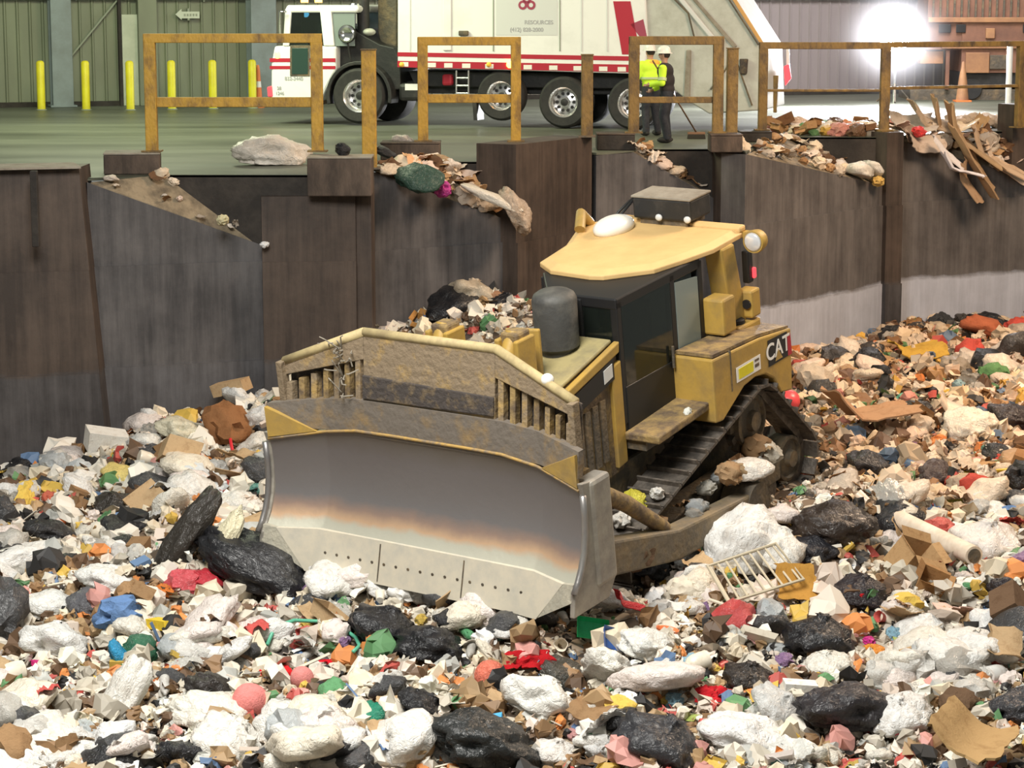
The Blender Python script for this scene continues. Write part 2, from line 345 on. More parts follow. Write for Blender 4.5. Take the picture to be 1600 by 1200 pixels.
# piers between the chutes
P1b = aty(556, 300, Y1 + .1)
wall_panel([(C1[0], Y1 - .22, -.32), (P1b[0], Y1 - .05, -.32)], m='pitbrown', thick=.9)
mb = MB(); mb.box(((P1b[0] + A2[0]) / 2, Y1 + .5, (-.05 + ZB) / 2 - .02), (A2[0] - P1b[0] + .1, .9, -.1 - ZB)); struct(mb.build('wall_pit', M['pitbrown']))
P2a = atz(806, 226, .3); P2b = atz(925, 213, .3)
wall_panel([(P2a[0], P2a[1], .3), (P2b[0], P2b[1], .3)], m='pitbrown', thick=.75)
P3a = aty(1128, 234, 41.2); P3b = aty(1166, 234, 41.35)
wall_panel([(P3a[0], 41.15, -.02), (P3b[0], 41.3, -.02)], m='pitbrown', thick=.6)
P4a = aty(1386, 204, Y4 - .25); wall_panel([(P4a[0], Y4 - .3, .1), (A5[0] + .15, Y4 - .1, .1)], m='pitbrown', thick=.5)
P5a = aty(1583, 190, Y5 - .3); wall_panel([(P5a[0], Y5 - .3, .55), (P5a[0] + 1.2, Y5 + .3, .55)], m='pitbrown', thick=.5)
# walls under the openings and the chute slopes
def plate(name, pts, m, n=None, th=.05):
    pts = [Vector(p) for p in pts]; nr = (pts[1] - pts[0]).cross(pts[2] - pts[0]).normalized()
    mb = MB(); k = len(pts); mb.add(pts + [p - nr * th for p in pts], [list(range(k)), [2 * k - 1 - i for i in range(k)]] + [(i, (i + 1) % k, k + (i + 1) % k, k + i) for i in range(k)])
    return struct(mb.build(name, m))
k = 0
for A, B, C, Ex, Y in ((A1, B1, C1, E1x + .1, Y1), (A2, B2, C2, C2[0] + .1, Y2), (M3, B3, C3, C3[0] + .1, Y3), (A4, B4, C4, C4[0] + .1, Y4), (A5, B5, C5, C5[0] + .3, Y5)):
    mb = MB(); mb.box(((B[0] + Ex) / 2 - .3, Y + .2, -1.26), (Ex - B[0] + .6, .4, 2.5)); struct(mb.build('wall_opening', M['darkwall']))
    A, C = (A[0] + .04, A[1] + .08, A[2] - .005), (C[0], C[1] + .06, C[2] - .005)
    mb = MB(); mb.add([A, C, B, (A[0], A[1], -3), (C[0], C[1], -3), (B[0], B[1], -3)], [(0, 1, 2), (5, 4, 3), (0, 3, 4, 1), (1, 4, 5, 2), (2, 5, 3, 0)]); struct(mb.build('trim_chute', M['chute']))
# floor slab
outline = [(L0[0] - 6, L0[1] + .5), (L1[0] - .1, L1[1] + .5), (A1[0] - .2, A1[1] + .05), (B1[0], Y1), (E1x, Y1), (P1b[0], Y1 + .3), (A2[0], A2[1]), (B2[0], Y2), (C2[0], Y2), (P2b[0], P2b[1] + .3),
           (A3[0], A3[1]), (M3[0], M3[1]), (B3[0], Y3), (C3[0] + .2, Y3), (A4[0], A4[1]), (B4[0], Y4), (C4[0], Y4), (A5[0] + .1, A5[1]), (B5[0], Y5), (C5[0], Y5), (C5[0] + 6, Y5 + 4), (40, 90), (-40, 90), (-40, 36)]
mb = MB(); mb.prism(outline, 2, -.04, 0)
flo = struct(mb.build('floor', M['floor']))
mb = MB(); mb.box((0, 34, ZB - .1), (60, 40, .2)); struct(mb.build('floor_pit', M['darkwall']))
# back wall of ribbed siding
W0 = atz(-500, 175.5, 0); W1 = atz(1330, 147, 0); wd = Vector((W1[0] - W0[0], W1[1] - W0[1], 0)); wl = wd.length; wd.normalize(); wang = math.atan2(wd.y, wd.x)
BW = Matrix.Translation((W0[0], W0[1], 0)) @ Matrix.Rotation(wang, 4, 'Z')
def wallx(px):   # distance along the back wall at an image column
    r = ray(px, 170); t = (W0[0] * -wd.y + W0[1] * wd.x) / (r[0] * -wd.y + r[1] * wd.x)
    return (r[0] * t - W0[0]) * wd.x + (r[1] * t - W0[1]) * wd.y
LW = wallx(1900)
mb = MB(); x = 0; pts = []
while x < LW:
    pts += [(x, 0), (x + .22, 0), (x + .25, -.045), (x + .28, -.045), (x + .31, 0)]; x += .31
mb.add([(p[0], p[1], 0) for p in pts] + [(p[0], p[1], 9) for p in pts], [(i, i + 1, len(pts) + i + 1, len(pts) + i) for i in range(len(pts) - 1)])
w = struct(mb.build('wall_back', M['siding'])); w.matrix_world = BW
k = 3
for z, h in ((2.72, .16), (5.2, .16)):
    mb = MB(); mb.box((LW / 2, -.1, z), (LW, .14, h)); o = struct(mb.build('trim_%d' % k, M['girt'])); o.matrix_world = BW; k += 1
mb = MB(); mb.box((LW / 2, -.06, .06), (LW, .14, .12)); o = struct(mb.build('baseboard_back', M['darkwall'])); o.matrix_world = BW
for a, b, m, h, dp in ((78, 110, 'column', 9, .5), (186, 191, 'darkwall', 9, .2), (192, 219, 'paledoor', 2.28, .12), (216, 245, 'siding', 9, .3), (385, 424, 'column', 9, .6), (1585, 1640, 'column', 9, .4)):
    xa, xb = wallx(a), wallx(b); mb = MB()
    if m == 'column' and a < 400:
        mb.box(((xa + xb) / 2, -dp / 2 - .05, h / 2), (.05, dp, h)); mb.box(((xa + xb) / 2, -dp - .05, h / 2), (xb - xa, .05, h)); mb.box(((xa + xb) / 2, -.12, h / 2), (xb - xa, .05, h)); mb.box(((xa + xb) / 2, -.3, .03), (xb - xa + .15, .7, .05))
    else: mb.box(((xa + xb) / 2, -dp / 2 - .02, h / 2), (xb - xa, dp, h))
    o = struct(mb.build('column_back' if m != 'paledoor' else 'trim_pale_panel', M[m], bevel=.01)); o.matrix_world = BW
# diagonal brace rods on the wall
for (a, za, b, zb) in ((110, 1.2, 190, 2.7), (320, 2.6, 385, 4.2)):
    mb = MB(); mb.tube([(wallx(a), -.12, za), (wallx(b), -.12, zb)], .025); o = struct(mb.build('trim_brace', M['girt'])); o.matrix_world = BW
# arrow sign on the wall
s = empty('arrow_sign', label='pale arrow sign pointing left, fixed high on the siding', cat='sign'); s.matrix_world = BW @ Matrix.Translation((wallx(294), -.2, 2.28))
mb = MB(); mb.prism([(-.32, 0), (-.16, .14), (-.16, .07), (.30, .07), (.30, -.10), (-.16, -.10), (-.16, -.14)], 1, -.02, .02); mb.build('arrow_board', M['signwhite'], s)
mb = MB(); mb.box((.02, .06, 0), (.05, .14, .3)); mb.build('bracket', M['girt'], s)
mb = MB()
for i in range(5): mb.box((-.08 + i * .075, -.024, -.015), (.045, .006, .06))
mb.build('lettering', M['girt'], s)
# bollards along the wall
bl = [(65, 172, 93), (135, 172, 93), (204, 172, 94), (269, 171, 93), (333, 170, 93), (395, 169, 92)]
ords = ['leftmost of the row', 'second from the left, beside the steel column', 'third from the left, by the pale panel', 'fourth from the left, behind the yellow rail frame', 'fifth from the left', 'rightmost of the row, nearest the truck']
for i, (px, py, pt) in enumerate(bl):
    g = atz(px, py, 0); b = empty('bollard', g, 0, 'bright yellow steel bollard, ' + ords[i], 'bollard', 'yellow bollards along the back wall')
    mb = MB(); mb.lathe([(.10, 0), (.10, 1.13), (.08, 1.17), (.04, 1.19)], 16); mb.build('post', M['bollard'], b, smooth=40)
    mb = MB(); mb.lathe([(.13, 0), (.13, .02), (.105, .025)], 16); mb.build('base_collar', M['girt'], b)
# cone behind the last bollard
g = atz(404, 168, 0); t = empty('traffic_cone', g, 0, 'slim orange cone standing between the last bollard and the truck', 'cone')
mb = MB(); mb.lathe([(.11, .04), (.085, .45), (.05, .95), (.03, 1.05)], 16); mb.build('cone_body', M['coneorange'], t, smooth=40)
mb = MB(); mb.box((0, 0, .02), (.3, .3, .04)); mb.build('cone_base', M['coneorange'], t)
mb = MB(); mb.lathe([(.082, .5), (.06, .8)], 16); mb.build('reflective_band', M['hat'], t, smooth=40)
# ------------------------------------------------------------------ concrete kerb blocks at the openings
def block(x0, x1, y0, y1, z0, z1, label, m='concrete', top='blocktop', rz=0):
    b = empty('concrete_block', ((x0 + x1) / 2, (y0 + y1) / 2, z0), rz, label, 'block', 'concrete kerb blocks along the pit edge')
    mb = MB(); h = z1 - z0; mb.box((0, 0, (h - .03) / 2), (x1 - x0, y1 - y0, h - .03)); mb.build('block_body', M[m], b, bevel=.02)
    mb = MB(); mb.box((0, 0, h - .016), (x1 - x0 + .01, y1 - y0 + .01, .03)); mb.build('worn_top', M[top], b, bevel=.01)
    return b
q0, q1 = aty(148, 260, 35.5)[0], aty(252, 260, 35.5)[0]
block(q0 + .12, q1 - .05, 35.38, 36.1, 0, .33, 'concrete kerb block with a pale top under the leftmost rail frame', rz=.12)
q0, q1 = aty(481, 260, 35.1)[0], aty(581, 260, 35.1)[0]
block(q0, q1, 34.95, 35.6, -.30, .30, 'brown concrete kerb block between the first two chutes')
q0, q1 = aty(596, 240, 38.8)[0], aty(688, 240, 38.8)[0]
block(q0, q1, 38.5, 39.2, 0, .3, 'concrete kerb block carrying the second rail frame, rubbish on its top', top='concrete')
q0, q1 = aty(931, 220, 41.6)[0], aty(990, 220, 41.6)[0]
block(q0, q1, 41.1, 41.8, 0, .3, 'dark concrete block beside the two workers', m='darkwall', top='concrete')
q0, q1 = aty(1110, 220, 40.9)[0], aty(1160, 220, 40.9)[0]
block(q0, q1, 40.85, 41.5, -.02, .30, 'concrete block under the post left of the fourth chute', top='concrete')
q0, q1 = aty(1161, 210, 44)[0], aty(1190, 210, 44)[0]
block(q0 - .1, q1 + .15, 43.55, 44.25, 0, .2, 'small dark concrete block at the top of the fourth chute', m='darkwall', top='darkwall')
# ------------------------------------------------------------------ rail frames
def rail_frame(px0, px1, Y, zb, ztop, zmid, label, m='rail', pw=.17, rt=.13, mt=.15, dy=0):
    x0 = aty(px0, 200, Y)[0]; x1 = aty(px1, 200, Y + dy)[0]; L = math.hypot(x1 - x0, dy)
    r = empty('guard_rail', (x0, Y, zb), math.atan2(dy, x1 - x0), label, 'guard rail', 'steel guard rail frames at the pit edge')
    h = ztop - zb
    for x in (0, L):
        mb = MB(); mb.box((x, 0, h / 2), (pw, pw * .8, h)); p = mb.build('post', M[m], r, bevel=.012)
        mb = MB(); mb.box((x, 0, .012), (pw + .12, pw + .1, .024)); mb.build('base_plate', M['raildark'], p)
    mb = MB(); mb.box((L / 2, 0, h - rt / 2 + .004), (L + pw, pw * .82, rt)); mb.build('top_rail', M[m], r, bevel=.012)
    mb = MB(); mb.box((L / 2, 0, zmid - zb), (L - pw, pw * .5, mt)); mb.build('mid_rail', M[m], r, bevel=.01)
    return r
def zat(px, py, Y): return aty(px, py, Y)[2]
rail_frame(237, 496, 35.6, .335, zat(237, 53, 35.5), zat(300, 160, 35.5), 'leftmost yellow rail frame, widest, in front of the bollards', pw=.18, rt=.14, mt=.15)
rail_frame(661, 806, 38.75, .3, zat(661, 58, 38.75), zat(700, 154, 38.75), 'narrow yellow rail frame in front of the truck middle', pw=.17, rt=.14, mt=.14)
rail_frame(990, 1121, 41.3, .3, zat(990, 57, 41.3), zat(1050, 156, 41.3), 'rail frame in front of the two workers', 'raildark', pw=.19, rt=.15, mt=.11)
rail_frame(1191, 1381, 43.9, .205, zat(1191, 66, 44), zat(1250, 141, 44), 'long brown rail frame between the truck tail and the floodlight', 'raildark', pw=.17, rt=.13, mt=.05)
rail_frame(1381.1, 1592, 45.3, .1, zat(1400, 66, 45.3), zat(1450, 138, 45.3), 'rightmost brown rail frame above the cardboard pile', 'raildark', pw=.17, rt=.11, mt=.06, dy=1.4)
def single_post(px, Y, ptop, zb, label, m, w):
    x = aty(px, 200, Y)[0]; r = empty('guard_post', (x, Y, zb), 0, label, 'post'); h = zat(px, ptop, Y) - zb
    mb = MB(); mb.box((0, 0, h / 2), (w, w, h)); mb.build('post', M[m], r, bevel=.015)
    mb = MB(); mb.box((0, 0, h + .006), (w + .02, w + .02, .02)); mb.build('cap', M['raildark'], r)
    mb = MB(); mb.box((0, 0, .015), (w + .1, w + .1, .03)); mb.build('base_plate', M['frame'], r)
single_post(577, 36.6, 78, 0, 'single thick yellow post standing before the truck front wheel', 'rail', .225)
single_post(917, 40.05, 86, .3, 'single brown post before the truck rear wheel', 'raildark', .20)
single_post(1143, 41.75, 76, 0, 'single rusty post right beside the workers rail frame', 'raildark', .2)
# wet white bag on the floor is built with the other bags
# ------------------------------------------------------------------ floodlight on a stand
g = atz(1397, 160, 0); FL = g.copy()
t = empty('floodlight', g, 0, 'dazzling white floodlight tower in front of the back wall', 'floodlight')
hz = 1.75
mb = MB(); mb.tube([(0, 0, .0), (0, 0, hz)], .05, 12); mb.build('mast', M['chrome'], t)
mb = MB()
for a in range(3):
    an = a * 2 * PI / 3 + .4; mb.tube([(0, 0, .5), (.5 * math.cos(an), .5 * math.sin(an), .02)], .025)
mb.build('tripod', M['frame'], t)
M['flood'] = mat('burning_flood_lens', (1, 1, 1), .3, emit=(.95, .97, 1), es=120)
mb = MB(); mb.box((0, .12, hz), (.9, .2, .75)); mb.build('lamp_housing', M['black'], t, bevel=.03)
mb = MB(); mb.lathe([(.02, -.03), (.40, -.03), (.44, .0), (.44, .03)], 32, (0, 0, hz), axis=1); mb.build('lamp_lens', M['flood'], t)
# emissive volume added round the lamp to imitate its glare
m = bpy.data.materials.new('glowing_dust'); m.use_nodes = True; nt = m.node_tree; nt.nodes.clear()  # emission imitating the lamp glare
out = N(nt, 'ShaderNodeOutputMaterial'); em = N(nt, 'ShaderNodeEmission'); tc = N(nt, 'ShaderNodeTexCoord'); ln = N(nt, 'ShaderNodeVectorMath'); ln.operation = 'LENGTH'
nt.links.new(tc.outputs['Object'], ln.inputs[0]); mr = N(nt, 'ShaderNodeMapRange'); mr.inputs[1].default_value = 1; mr.inputs[2].default_value = 0; nt.links.new(ln.outputs['Value'], mr.inputs[0])
pw = N(nt, 'ShaderNodeMath'); pw.operation = 'POWER'; pw.inputs[1].default_value = 5.5; nt.links.new(mr.outputs[0], pw.inputs[0])
ml = N(nt, 'ShaderNodeMath'); ml.operation = 'MULTIPLY'; ml.inputs[1].default_value = 26; nt.links.new(pw.outputs[0], ml.inputs[0]); nt.links.new(ml.outputs[0], em.inputs['Strength']); em.inputs['Color'].default_value = (.93, .93, 1, 1)
nt.links.new(em.outputs[0], out.inputs['Volume'])
mb = MB(); mb.ball((0, 0, 0), 1, 12); glare_o = mb.build('dust_haze', m); glare_o.location = (FL[0] - .1, FL[1] - .3, hz - .05); glare_o.scale = (2.3, .85, 2.25)  # added volume imitating the lamp glare
tag(glare_o, 'glowing dusty haze around the floodlight', 'glare', kind='stuff')
# ------------------------------------------------------------------ brown machine parked at the right
g = atz(1520, 152, 0); mY = 62.0
def mx(px): return aty(px, 100, mY)[0]
def mz(py): return zat(1500, py, mY)
t = empty('parked_machine', (mx(1520), mY, 0), 0, 'rust-orange boxy machine parked at the far right against the back wall', 'machine')
def mbox(name, p0, p1, q0, q1, d, m, yo=0, parent=t):
    x0, x1 = mx(p0) - t.location.x, mx(p1) - t.location.x; z0, z1 = mz(q1), mz(q0)
    mb = MB(); mb.box(((x0 + x1) / 2, yo + d / 2, (z0 + z1) / 2), (x1 - x0, d, z1 - z0)); return mb.build(name, M[m], parent, bevel=.015)
mbox('body', 1502, 1660, 30, 114, 2.2, 'rustmachine'); mbox('red_lit_siding', 1448, 1660, -80, 78, 1.6, 'rustmachine', .05)  # upper part stands for the siding, reddish light in its colour
mbox('upper_beam', 1448, 1660, 27, 35, .1, 'rustlight', -.1)
mbox('lower_beam', 1470, 1660, 68, 76, .1, 'rustlight', -.1)
for a, b in ((1465, 1484), (1492, 1507), (1596, 1625)): mbox('window', a, b, 38, 51, .04, 'cabblack', -.04)
mbox('side_panel', 1508, 1545, 82, 114, .08, 'rustlight', -.08)
mbox('step_box', 1538, 1552, 44, 60, .1, 'rustlight', -.1)
mbox('grille', 1546, 1572, 86, 108, .06, 'frame', -.06)
mbox('undercarriage', 1500, 1660, 112, 134, 1.8, 'black', .1)
mbox('chassis_rail', 1425, 1660, 140, 160, 1.9, 'frame', .15)
mb = MB()
for px in range(1456, 1660, 11): mb.box((mx(px) - t.location.x, .03, mz(-25)), (.05, .05, mz(-80) - mz(25)))
mb.build('upper_ribs', M['frame'], t)
mbox('column', 1478, 1484, 78, 140, .12, 'rustmachine'); mbox('hopper', 1440, 1476, 80, 100, .5, 'rustlight', .2)  # rustmachine colour holds the reddish light
for px in (1520, 1610):
    mb = MB(); mb.lathe([(.1, -.12), (.28, -.12), (.30, -.06), (.30, .2), (.2, .22)], 24, (mx(px) - t.location.x, 0.2, .30), axis=1); mb.build('wheel', M['tire'], t, smooth=40)
g = atz(1494, 156, 0); t = empty('traffic_cone', (mx(1495), mY - .9, 0), 0, 'tall orange cone standing before the rust-orange machine', 'cone')
mb = MB(); mb.lathe([(.17, .04), (.12, .5), (.04, 1.02), (.02, 1.05)], 16); mb.build('cone_body', M['rustlight'], t, smooth=40)
mb = MB(); mb.box((0, 0, .02), (.42, .42, .04)); mb.build('cone_base', M['coneorange'], t)
for px, lab in ((1575, 'white steel post left of the far right rail post'), (1591, 'white steel post standing behind the far right rail post')):
    t = empty('pipe_post', (aty(px, 170, 55 + (px - 1575) * .04)[0], 55 + (px - 1575) * .04, 0), 0, lab, 'post')
    mb = MB(); mb.lathe([(.07, 0), (.07, 1.55), (.05, 1.6)], 14); mb.build('pipe', M['white'], t, smooth=40)
    mb = MB(); mb.lathe([(.12, 0), (.12, .03)], 14); mb.build('base_plate', M['girt'], t)
# ================================================================== bulldozer
a_, p_, r_ = map(math.radians, (36, 10, -1))
fv = Vector((-math.sin(a_) * math.cos(p_), -math.cos(a_) * math.cos(p_), -math.sin(p_)))
l0 = Vector((math.cos(a_), -math.sin(a_), 0)); u0 = fv.cross(l0); lv = l0 * math.cos(r_) + u0 * math.sin(r_); uv = fv.cross(lv)
DZ = Matrix(((fv.x, lv.x, uv.x, 1.6), (fv.y, lv.y, uv.y, 28.26), (fv.z, lv.z, uv.z, -3.92), (0, 0, 0, 1)))
dz = empty('bulldozer', label='yellow tracked bulldozer with a wide steel blade working across the rubbish', cat='bulldozer'); dz.matrix_world = DZ
def dlocal(px, py, ax, val):
    o = DZ.inverted() @ Vector(CP); d = DZ.inverted().to_3x3() @ Vector(ray(px, py)); return o + d * ((val - o[ax]) / d[ax])
# --- tracks
circ = [((-1.85, .47), .40), ((1.78, .47), .40), ((-.98, 1.27), .44)]
pts = [(c[0] + r * math.cos(t), c[1] + r * math.sin(t)) for c, r in circ for t in np.linspace(0, 2 * PI, 72, endpoint=False)]
def hull(P):
    P = sorted(set((round(x, 5), round(z, 5)) for x, z in P))
    def half(Q):
        h = []
        for q in Q:
            while len(h) > 1 and (h[-1][0] - h[-2][0]) * (q[1] - h[-2][1]) - (h[-1][1] - h[-2][1]) * (q[0] - h[-2][0]) <= 0: h.pop()
            h.append(q)
        return h[:-1]
    return half(P) + half(P[::-1])
hp = hull(pts); hp.append(hp[0])
seg = [math.dist(hp[i], hp[i + 1]) for i in range(len(hp) - 1)]; tot = sum(seg)
def along(s):
    s %= tot
    for i, l in enumerate(seg):
        if s <= l: 
            k = s / l; return (hp[i][0] + (hp[i + 1][0] - hp[i][0]) * k, hp[i][1] + (hp[i + 1][1] - hp[i][1]) * k)
        s -= l
    return hp[0]
NS = 46
for sy in (-1, 1):
    yc = 1.04 * sy; mb = MB()
    for i in range(NS):
        s = tot * i / NS; p = along(s); q0, q1 = along(s - .06), along(s + .06); ang = math.atan2(q1[1] - q0[1], q1[0] - q0[0])
        R = Matrix.Rotation(-ang, 3, 'Y'); n = R @ Vector((0, 0, -1))
        c = Vector((p[0], yc, p[1]))
        mb.box(c + n * .02, (tot / NS * .93, .58, .035), R)
        mb.box(c + n * .065 + R @ Vector((.06, 0, 0)), (.025, .58, .07), R)
        mb.box(c - n * .045, (tot / NS * .98, .20, .09), R)
    tr = mb.build('track', M['track'], dz)
    for (c, r), nm in zip(circ, ('idler_wheel', 'idler_wheel', 'sprocket')):
        mb = MB(); rr = r - .1
        mb.lathe([(.06, -.17), (rr * .35, -.17), (rr * .4, -.1), (rr * .8, -.08), (rr * .86, -.12), (rr, -.11), (rr, .11), (rr * .86, .12), (rr * .8, .08), (rr * .4, .1), (rr * .35, .17), (.06, .17)], 28, (c[0], yc, c[1]), axis=1)
        if nm == 'sprocket':
            for k in range(14):
                t = 2 * PI * k / 14; mb.box((c[0] + (rr + .03) * math.cos(t), yc, c[1] + (rr + .03) * math.sin(t)), (.1, .08, .1), Matrix.Rotation(-t, 3, 'Y'))
        mb.build(nm, M['frame'], dz, smooth=35)
    mb = MB(); mb.prism([(-1.5, .32), (1.45, .32), (1.45, .62), (.6, .78), (-.5, .80), (-1.5, .6)], 1, yc - .17, yc + .17); fr = mb.build('track_frame', M['frame'], dz, bevel=.02)
    mb = MB()
    for k in range(7): mb.lathe([(.05, -.14), (.13, -.14), (.13, .14), (.05, .14)], 16, (-1.3 + k * .43, yc, .25), axis=1)
    mb.build('track_rollers', M['track'], fr, smooth=40)
# --- belly and main frame
mb = MB(); mb.box((.2, 0, 1.0), (4.2, 1.3, .8)); mb.build('main_frame', M['frame'], dz, bevel=.04)
# --- hood (slopes down to the front), its side panels, black stripe
HZ = [(1.22, 2.93), (2.62, 2.62)]
mb = MB(); mb.prism([(1.22, 1.35), (2.62, 1.2), (2.62, 2.58), (1.22, 2.88)], 1, -.70, .70); hood = mb.build('hood', M['mud'], dz, bevel=.03)
for sy in (-1, 1):
    mb = MB(); yy = .70 * sy
    mb.prism([(1.24, 2.80), (2.58, 2.50), (2.60, 2.60), (1.22, 2.93)], 1, yy - .03, yy + .05); mb.build('hood_top_edge', M['yellow'], hood, bevel=.015)
    mb = MB(); mb.prism([(1.22, 1.45), (1.42, 1.42), (1.42, 2.66), (1.22, 2.70)], 1, yy - .03, yy + .05); mb.build('panel_frame', M['yellow'], hood, bevel=.015)
    mb = MB(); mb.prism([(1.38, 2.52), (2.52, 2.26), (2.54, 2.49), (1.38, 2.77)], 1, yy + sy * .052 - .002, yy + sy * .052 + .002); st = mb.build('black_stripe', M['cabblack'], hood)
    mb = MB(); mb.prism([(1.42, 2.56), (1.60, 2.52), (1.60, 2.68), (1.42, 2.72)], 1, yy + sy * .058 - .003, yy + sy * .058 + .003); mb.build('pale_badge', M['greypatch'], st)
    mb = MB()
    for k in range(6): mb.box((1.62 + k * .16, yy + sy * .01, 1.95 - k * .02), (.10, .04, .75))
    mb.build('louvre_panel', M['frame'], hood)
mb = MB(); mb.box((1.9, 0, 2.80), (1.3, 1.34, .05), Matrix.Rotation(math.radians(12.2), 3, 'Y')); mb.build('hood_top', M['hoodtop'], hood, bevel=.02)
mb = MB(); mb.box((2.74, 0, 1.95), (.26, 1.5, 1.5)); rg = mb.build('radiator_guard', M['mud'], dz, bevel=.05)
mb = MB()
for k in range(9): mb.box((2.875, -.6 + k * .15, 1.95), (.03, .05, 1.2))
mb.build('grille_bars', M['frame'], rg)
# --- exhaust / pre-cleaner stack
mb = MB(); mb.lathe([(.20, 2.45), (.20, 2.90), (.255, 2.94), (.265, 3.5), (.24, 3.56), (.18, 3.60), (.05, 3.62)], 28, (1.62, .16, 0)); mb.build('exhaust_stack', M['muffler'], dz, smooth=35)
mb = MB(); mb.box((2.25, .14, 3.0), (.06, .42, .66), Matrix.Rotation(.25, 3, 'Z')); mb.build('heat_shield', M['yellow'], dz, bevel=.02)
# --- lift cylinders with yokes
for y in (-.70, .28):
    mb = MB(); mb.box((2.62, y - .12, 3.05), (.34, .07, .62)); mb.box((2.62, y + .14, 3.05), (.34, .07, .62)); yk = mb.build('cylinder_yoke', M['yellow'], dz, bevel=.02)
    mb = MB(); mb.tube([(2.60, y, 3.40), (3.45, y, 2.0)], .10, 16); cy = mb.build('lift_cylinder', M['yellow'], dz, smooth=40)
    mb = MB(); mb.tube([(3.40, y, 2.08), (3.85, y, 1.4)], .05, 12); mb.build('piston_rod', M['chrome'], cy, smooth=40)
    mb = MB(); mb.box((2.60, y + .01, 3.33), (.26, .24, .2)); mb.build('cylinder_cap', M['mud'], cy, bevel=.03)
# --- cab
cb = empty('cab'); cb.parent = dz
def wall_x(name, x, y0, y1, z0, z1, t, m, par): mb = MB(); mb.box((x, (y0 + y1) / 2, (z0 + z1) / 2), (t, y1 - y0, z1 - z0)); return mb.build(name, M[m], par, bevel=.008)
CX0, CX1, CY = -.62, 1.20, .74
mb = MB(); mb.prism([(-.64, -.74), (.55, -.74), (1.23, -.22), (1.23, .74), (-.64, .74)], 2, 1.71, 2.01); mb.build('cab_base', M['cabblack'], cb, bevel=.02)
CABP = [(-.64, -.75), (.55, -.75), (1.23, -.22), (1.23, .75), (-.64, .75)]
mb = MB(); mb.prism(CABP, 2, 3.30, 3.44); mb.build('cab_header', M['cabblack'], cb, bevel=.02)
mb = MB()
for x, y in ((CX0, .7), (.02, .7), (CX1 - .03, .7), (CX0, -.7), (.02, -.7), (.55, -.7), (CX1 - .03, -.2), (CX1, .22)): mb.box((x, y, 2.65), (.11, .10, 1.5))
mb.build('cab_pillars', M['cabblack'], cb, bevel=.015)
for sy in (-1, 1):
    xe = 1.16 if sy > 0 else .5
    mb = MB(); mb.prism([(.06, 1.74), (xe, 1.74), (xe, 2.35), (.06, 2.35)], 1, sy * CY - .02, sy * CY + .02); dr = mb.build('door', M['cabblack'], cb, bevel=.01)
    mb = MB(); mb.prism([(.08, 2.32), (xe - .02, 2.32), (xe - .02, 3.32), (.08, 3.32)], 1, sy * CY - .012, sy * CY + .012); mb.build('door_glass', M['glass'], dr)
    mb = MB(); mb.prism([(-.55, 2.4), (-.04, 2.4), (-.04, 3.28), (-.55, 3.22)], 1, sy * CY - .012, sy * CY + .012); mb.build('rear_side_glass', M['greyglass'], cb)
    mb = MB(); mb.prism([(-.62, 1.9), (.02, 1.9), (.02, 2.42), (-.62, 2.42)], 1, sy * CY - .03, sy * CY + .03); mb.build('cab_side_panel', M['yellow'], cb, bevel=.01)
    mb = MB(); mb.tube([(.16, sy * (CY + .05), 2.28), (.16, sy * (CY + .05), 2.55)], .018); mb.build('door_handle', M['frame'], dr)
mb = MB(); mb.box((CX1 + .01, .26, 2.85), (.02, .92, .92)); mb.add([(1.21, -.22, 2.4), (.56, -.74, 2.4), (.56, -.74, 3.3), (1.21, -.22, 3.3)], [(0, 1, 2, 3)]); mb.build('windshield', M['glass'], cb)
mb = MB(); mb.box((CX1 + .01, .26, 2.2), (.04, .96, .4)); mb.add([(1.22, -.22, 2.0), (.56, -.75, 2.0), (.56, -.75, 2.42), (1.22, -.22, 2.42)], [(0, 1, 2, 3)]); mb.build('dash_panel', M['cabblack'], cb)
mb = MB(); mb.box((CX0, 0, 2.75), (.03, 1.4, 1.1)); mb.build('rear_glass', M['greyglass'], cb)
mb = MB(); mb.box((.1, 0, 2.12), (.5, .5, .22)); mb.box((-.18, 0, 2.55), (.14, .5, .85)); mb.box((-.2, 0, 3.05), (.1, .3, .2)); mb.build('operator_seat', M['black'], cb, bevel=.05)
mb = MB(); mb.box((.95, .25, 2.35), (.15, .6, .35)); mb.build('instrument_console', M['frame'], cb, bevel=.03)
# --- canopy roof traced from its outline, rollover posts
roof = [(.36, -.92), (.60, -.60), (.66, .0), (.62, .18), (.46, .34), (.18, .62), (-.30, .74), (-.82, .84), (-1.62, .80), (-1.78, .35), (-1.78, -1.05), (-1.32, -1.45), (-.4, -1.05)]
mb = MB(); n = len(roof); ctr = (-.55, -.1)
vs = [(x, y, 3.44) for x, y in roof] + [(x, y, 3.50) for x, y in roof] + [(ctr[0] + (x - ctr[0]) * .9, ctr[1] + (y - ctr[1]) * .9, 3.55) for x, y in roof]
mb.add(vs, [list(range(n))[::-1], [2 * n + i for i in range(n)]] + [(i, (i + 1) % n, n + (i + 1) % n, n + i) for i in range(n)] + [(n + i, n + (i + 1) % n, 2 * n + (i + 1) % n, 2 * n + i) for i in range(n)])
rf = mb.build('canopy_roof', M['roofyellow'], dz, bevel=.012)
mb = MB(); mb.box((-1.60, -.12, 3.545), (.16, 1.85, .09)); mb.build('roof_crossbar', M['roofyellow'], rf, bevel=.03)
mb = MB(); mb.tube([(-1.25, -1.25, 3.55), (-1.0, -1.2, 3.75), (-.8, -1.1, 3.6)], .07); mb.build('roof_hook', M['yellow'], rf, smooth=40)
mb = MB(); mb.ball((-1.05, -.75, 3.6), (.35, .22, .14)); mb.build('pale_roof_dome', M['hat'], rf, smooth=True)
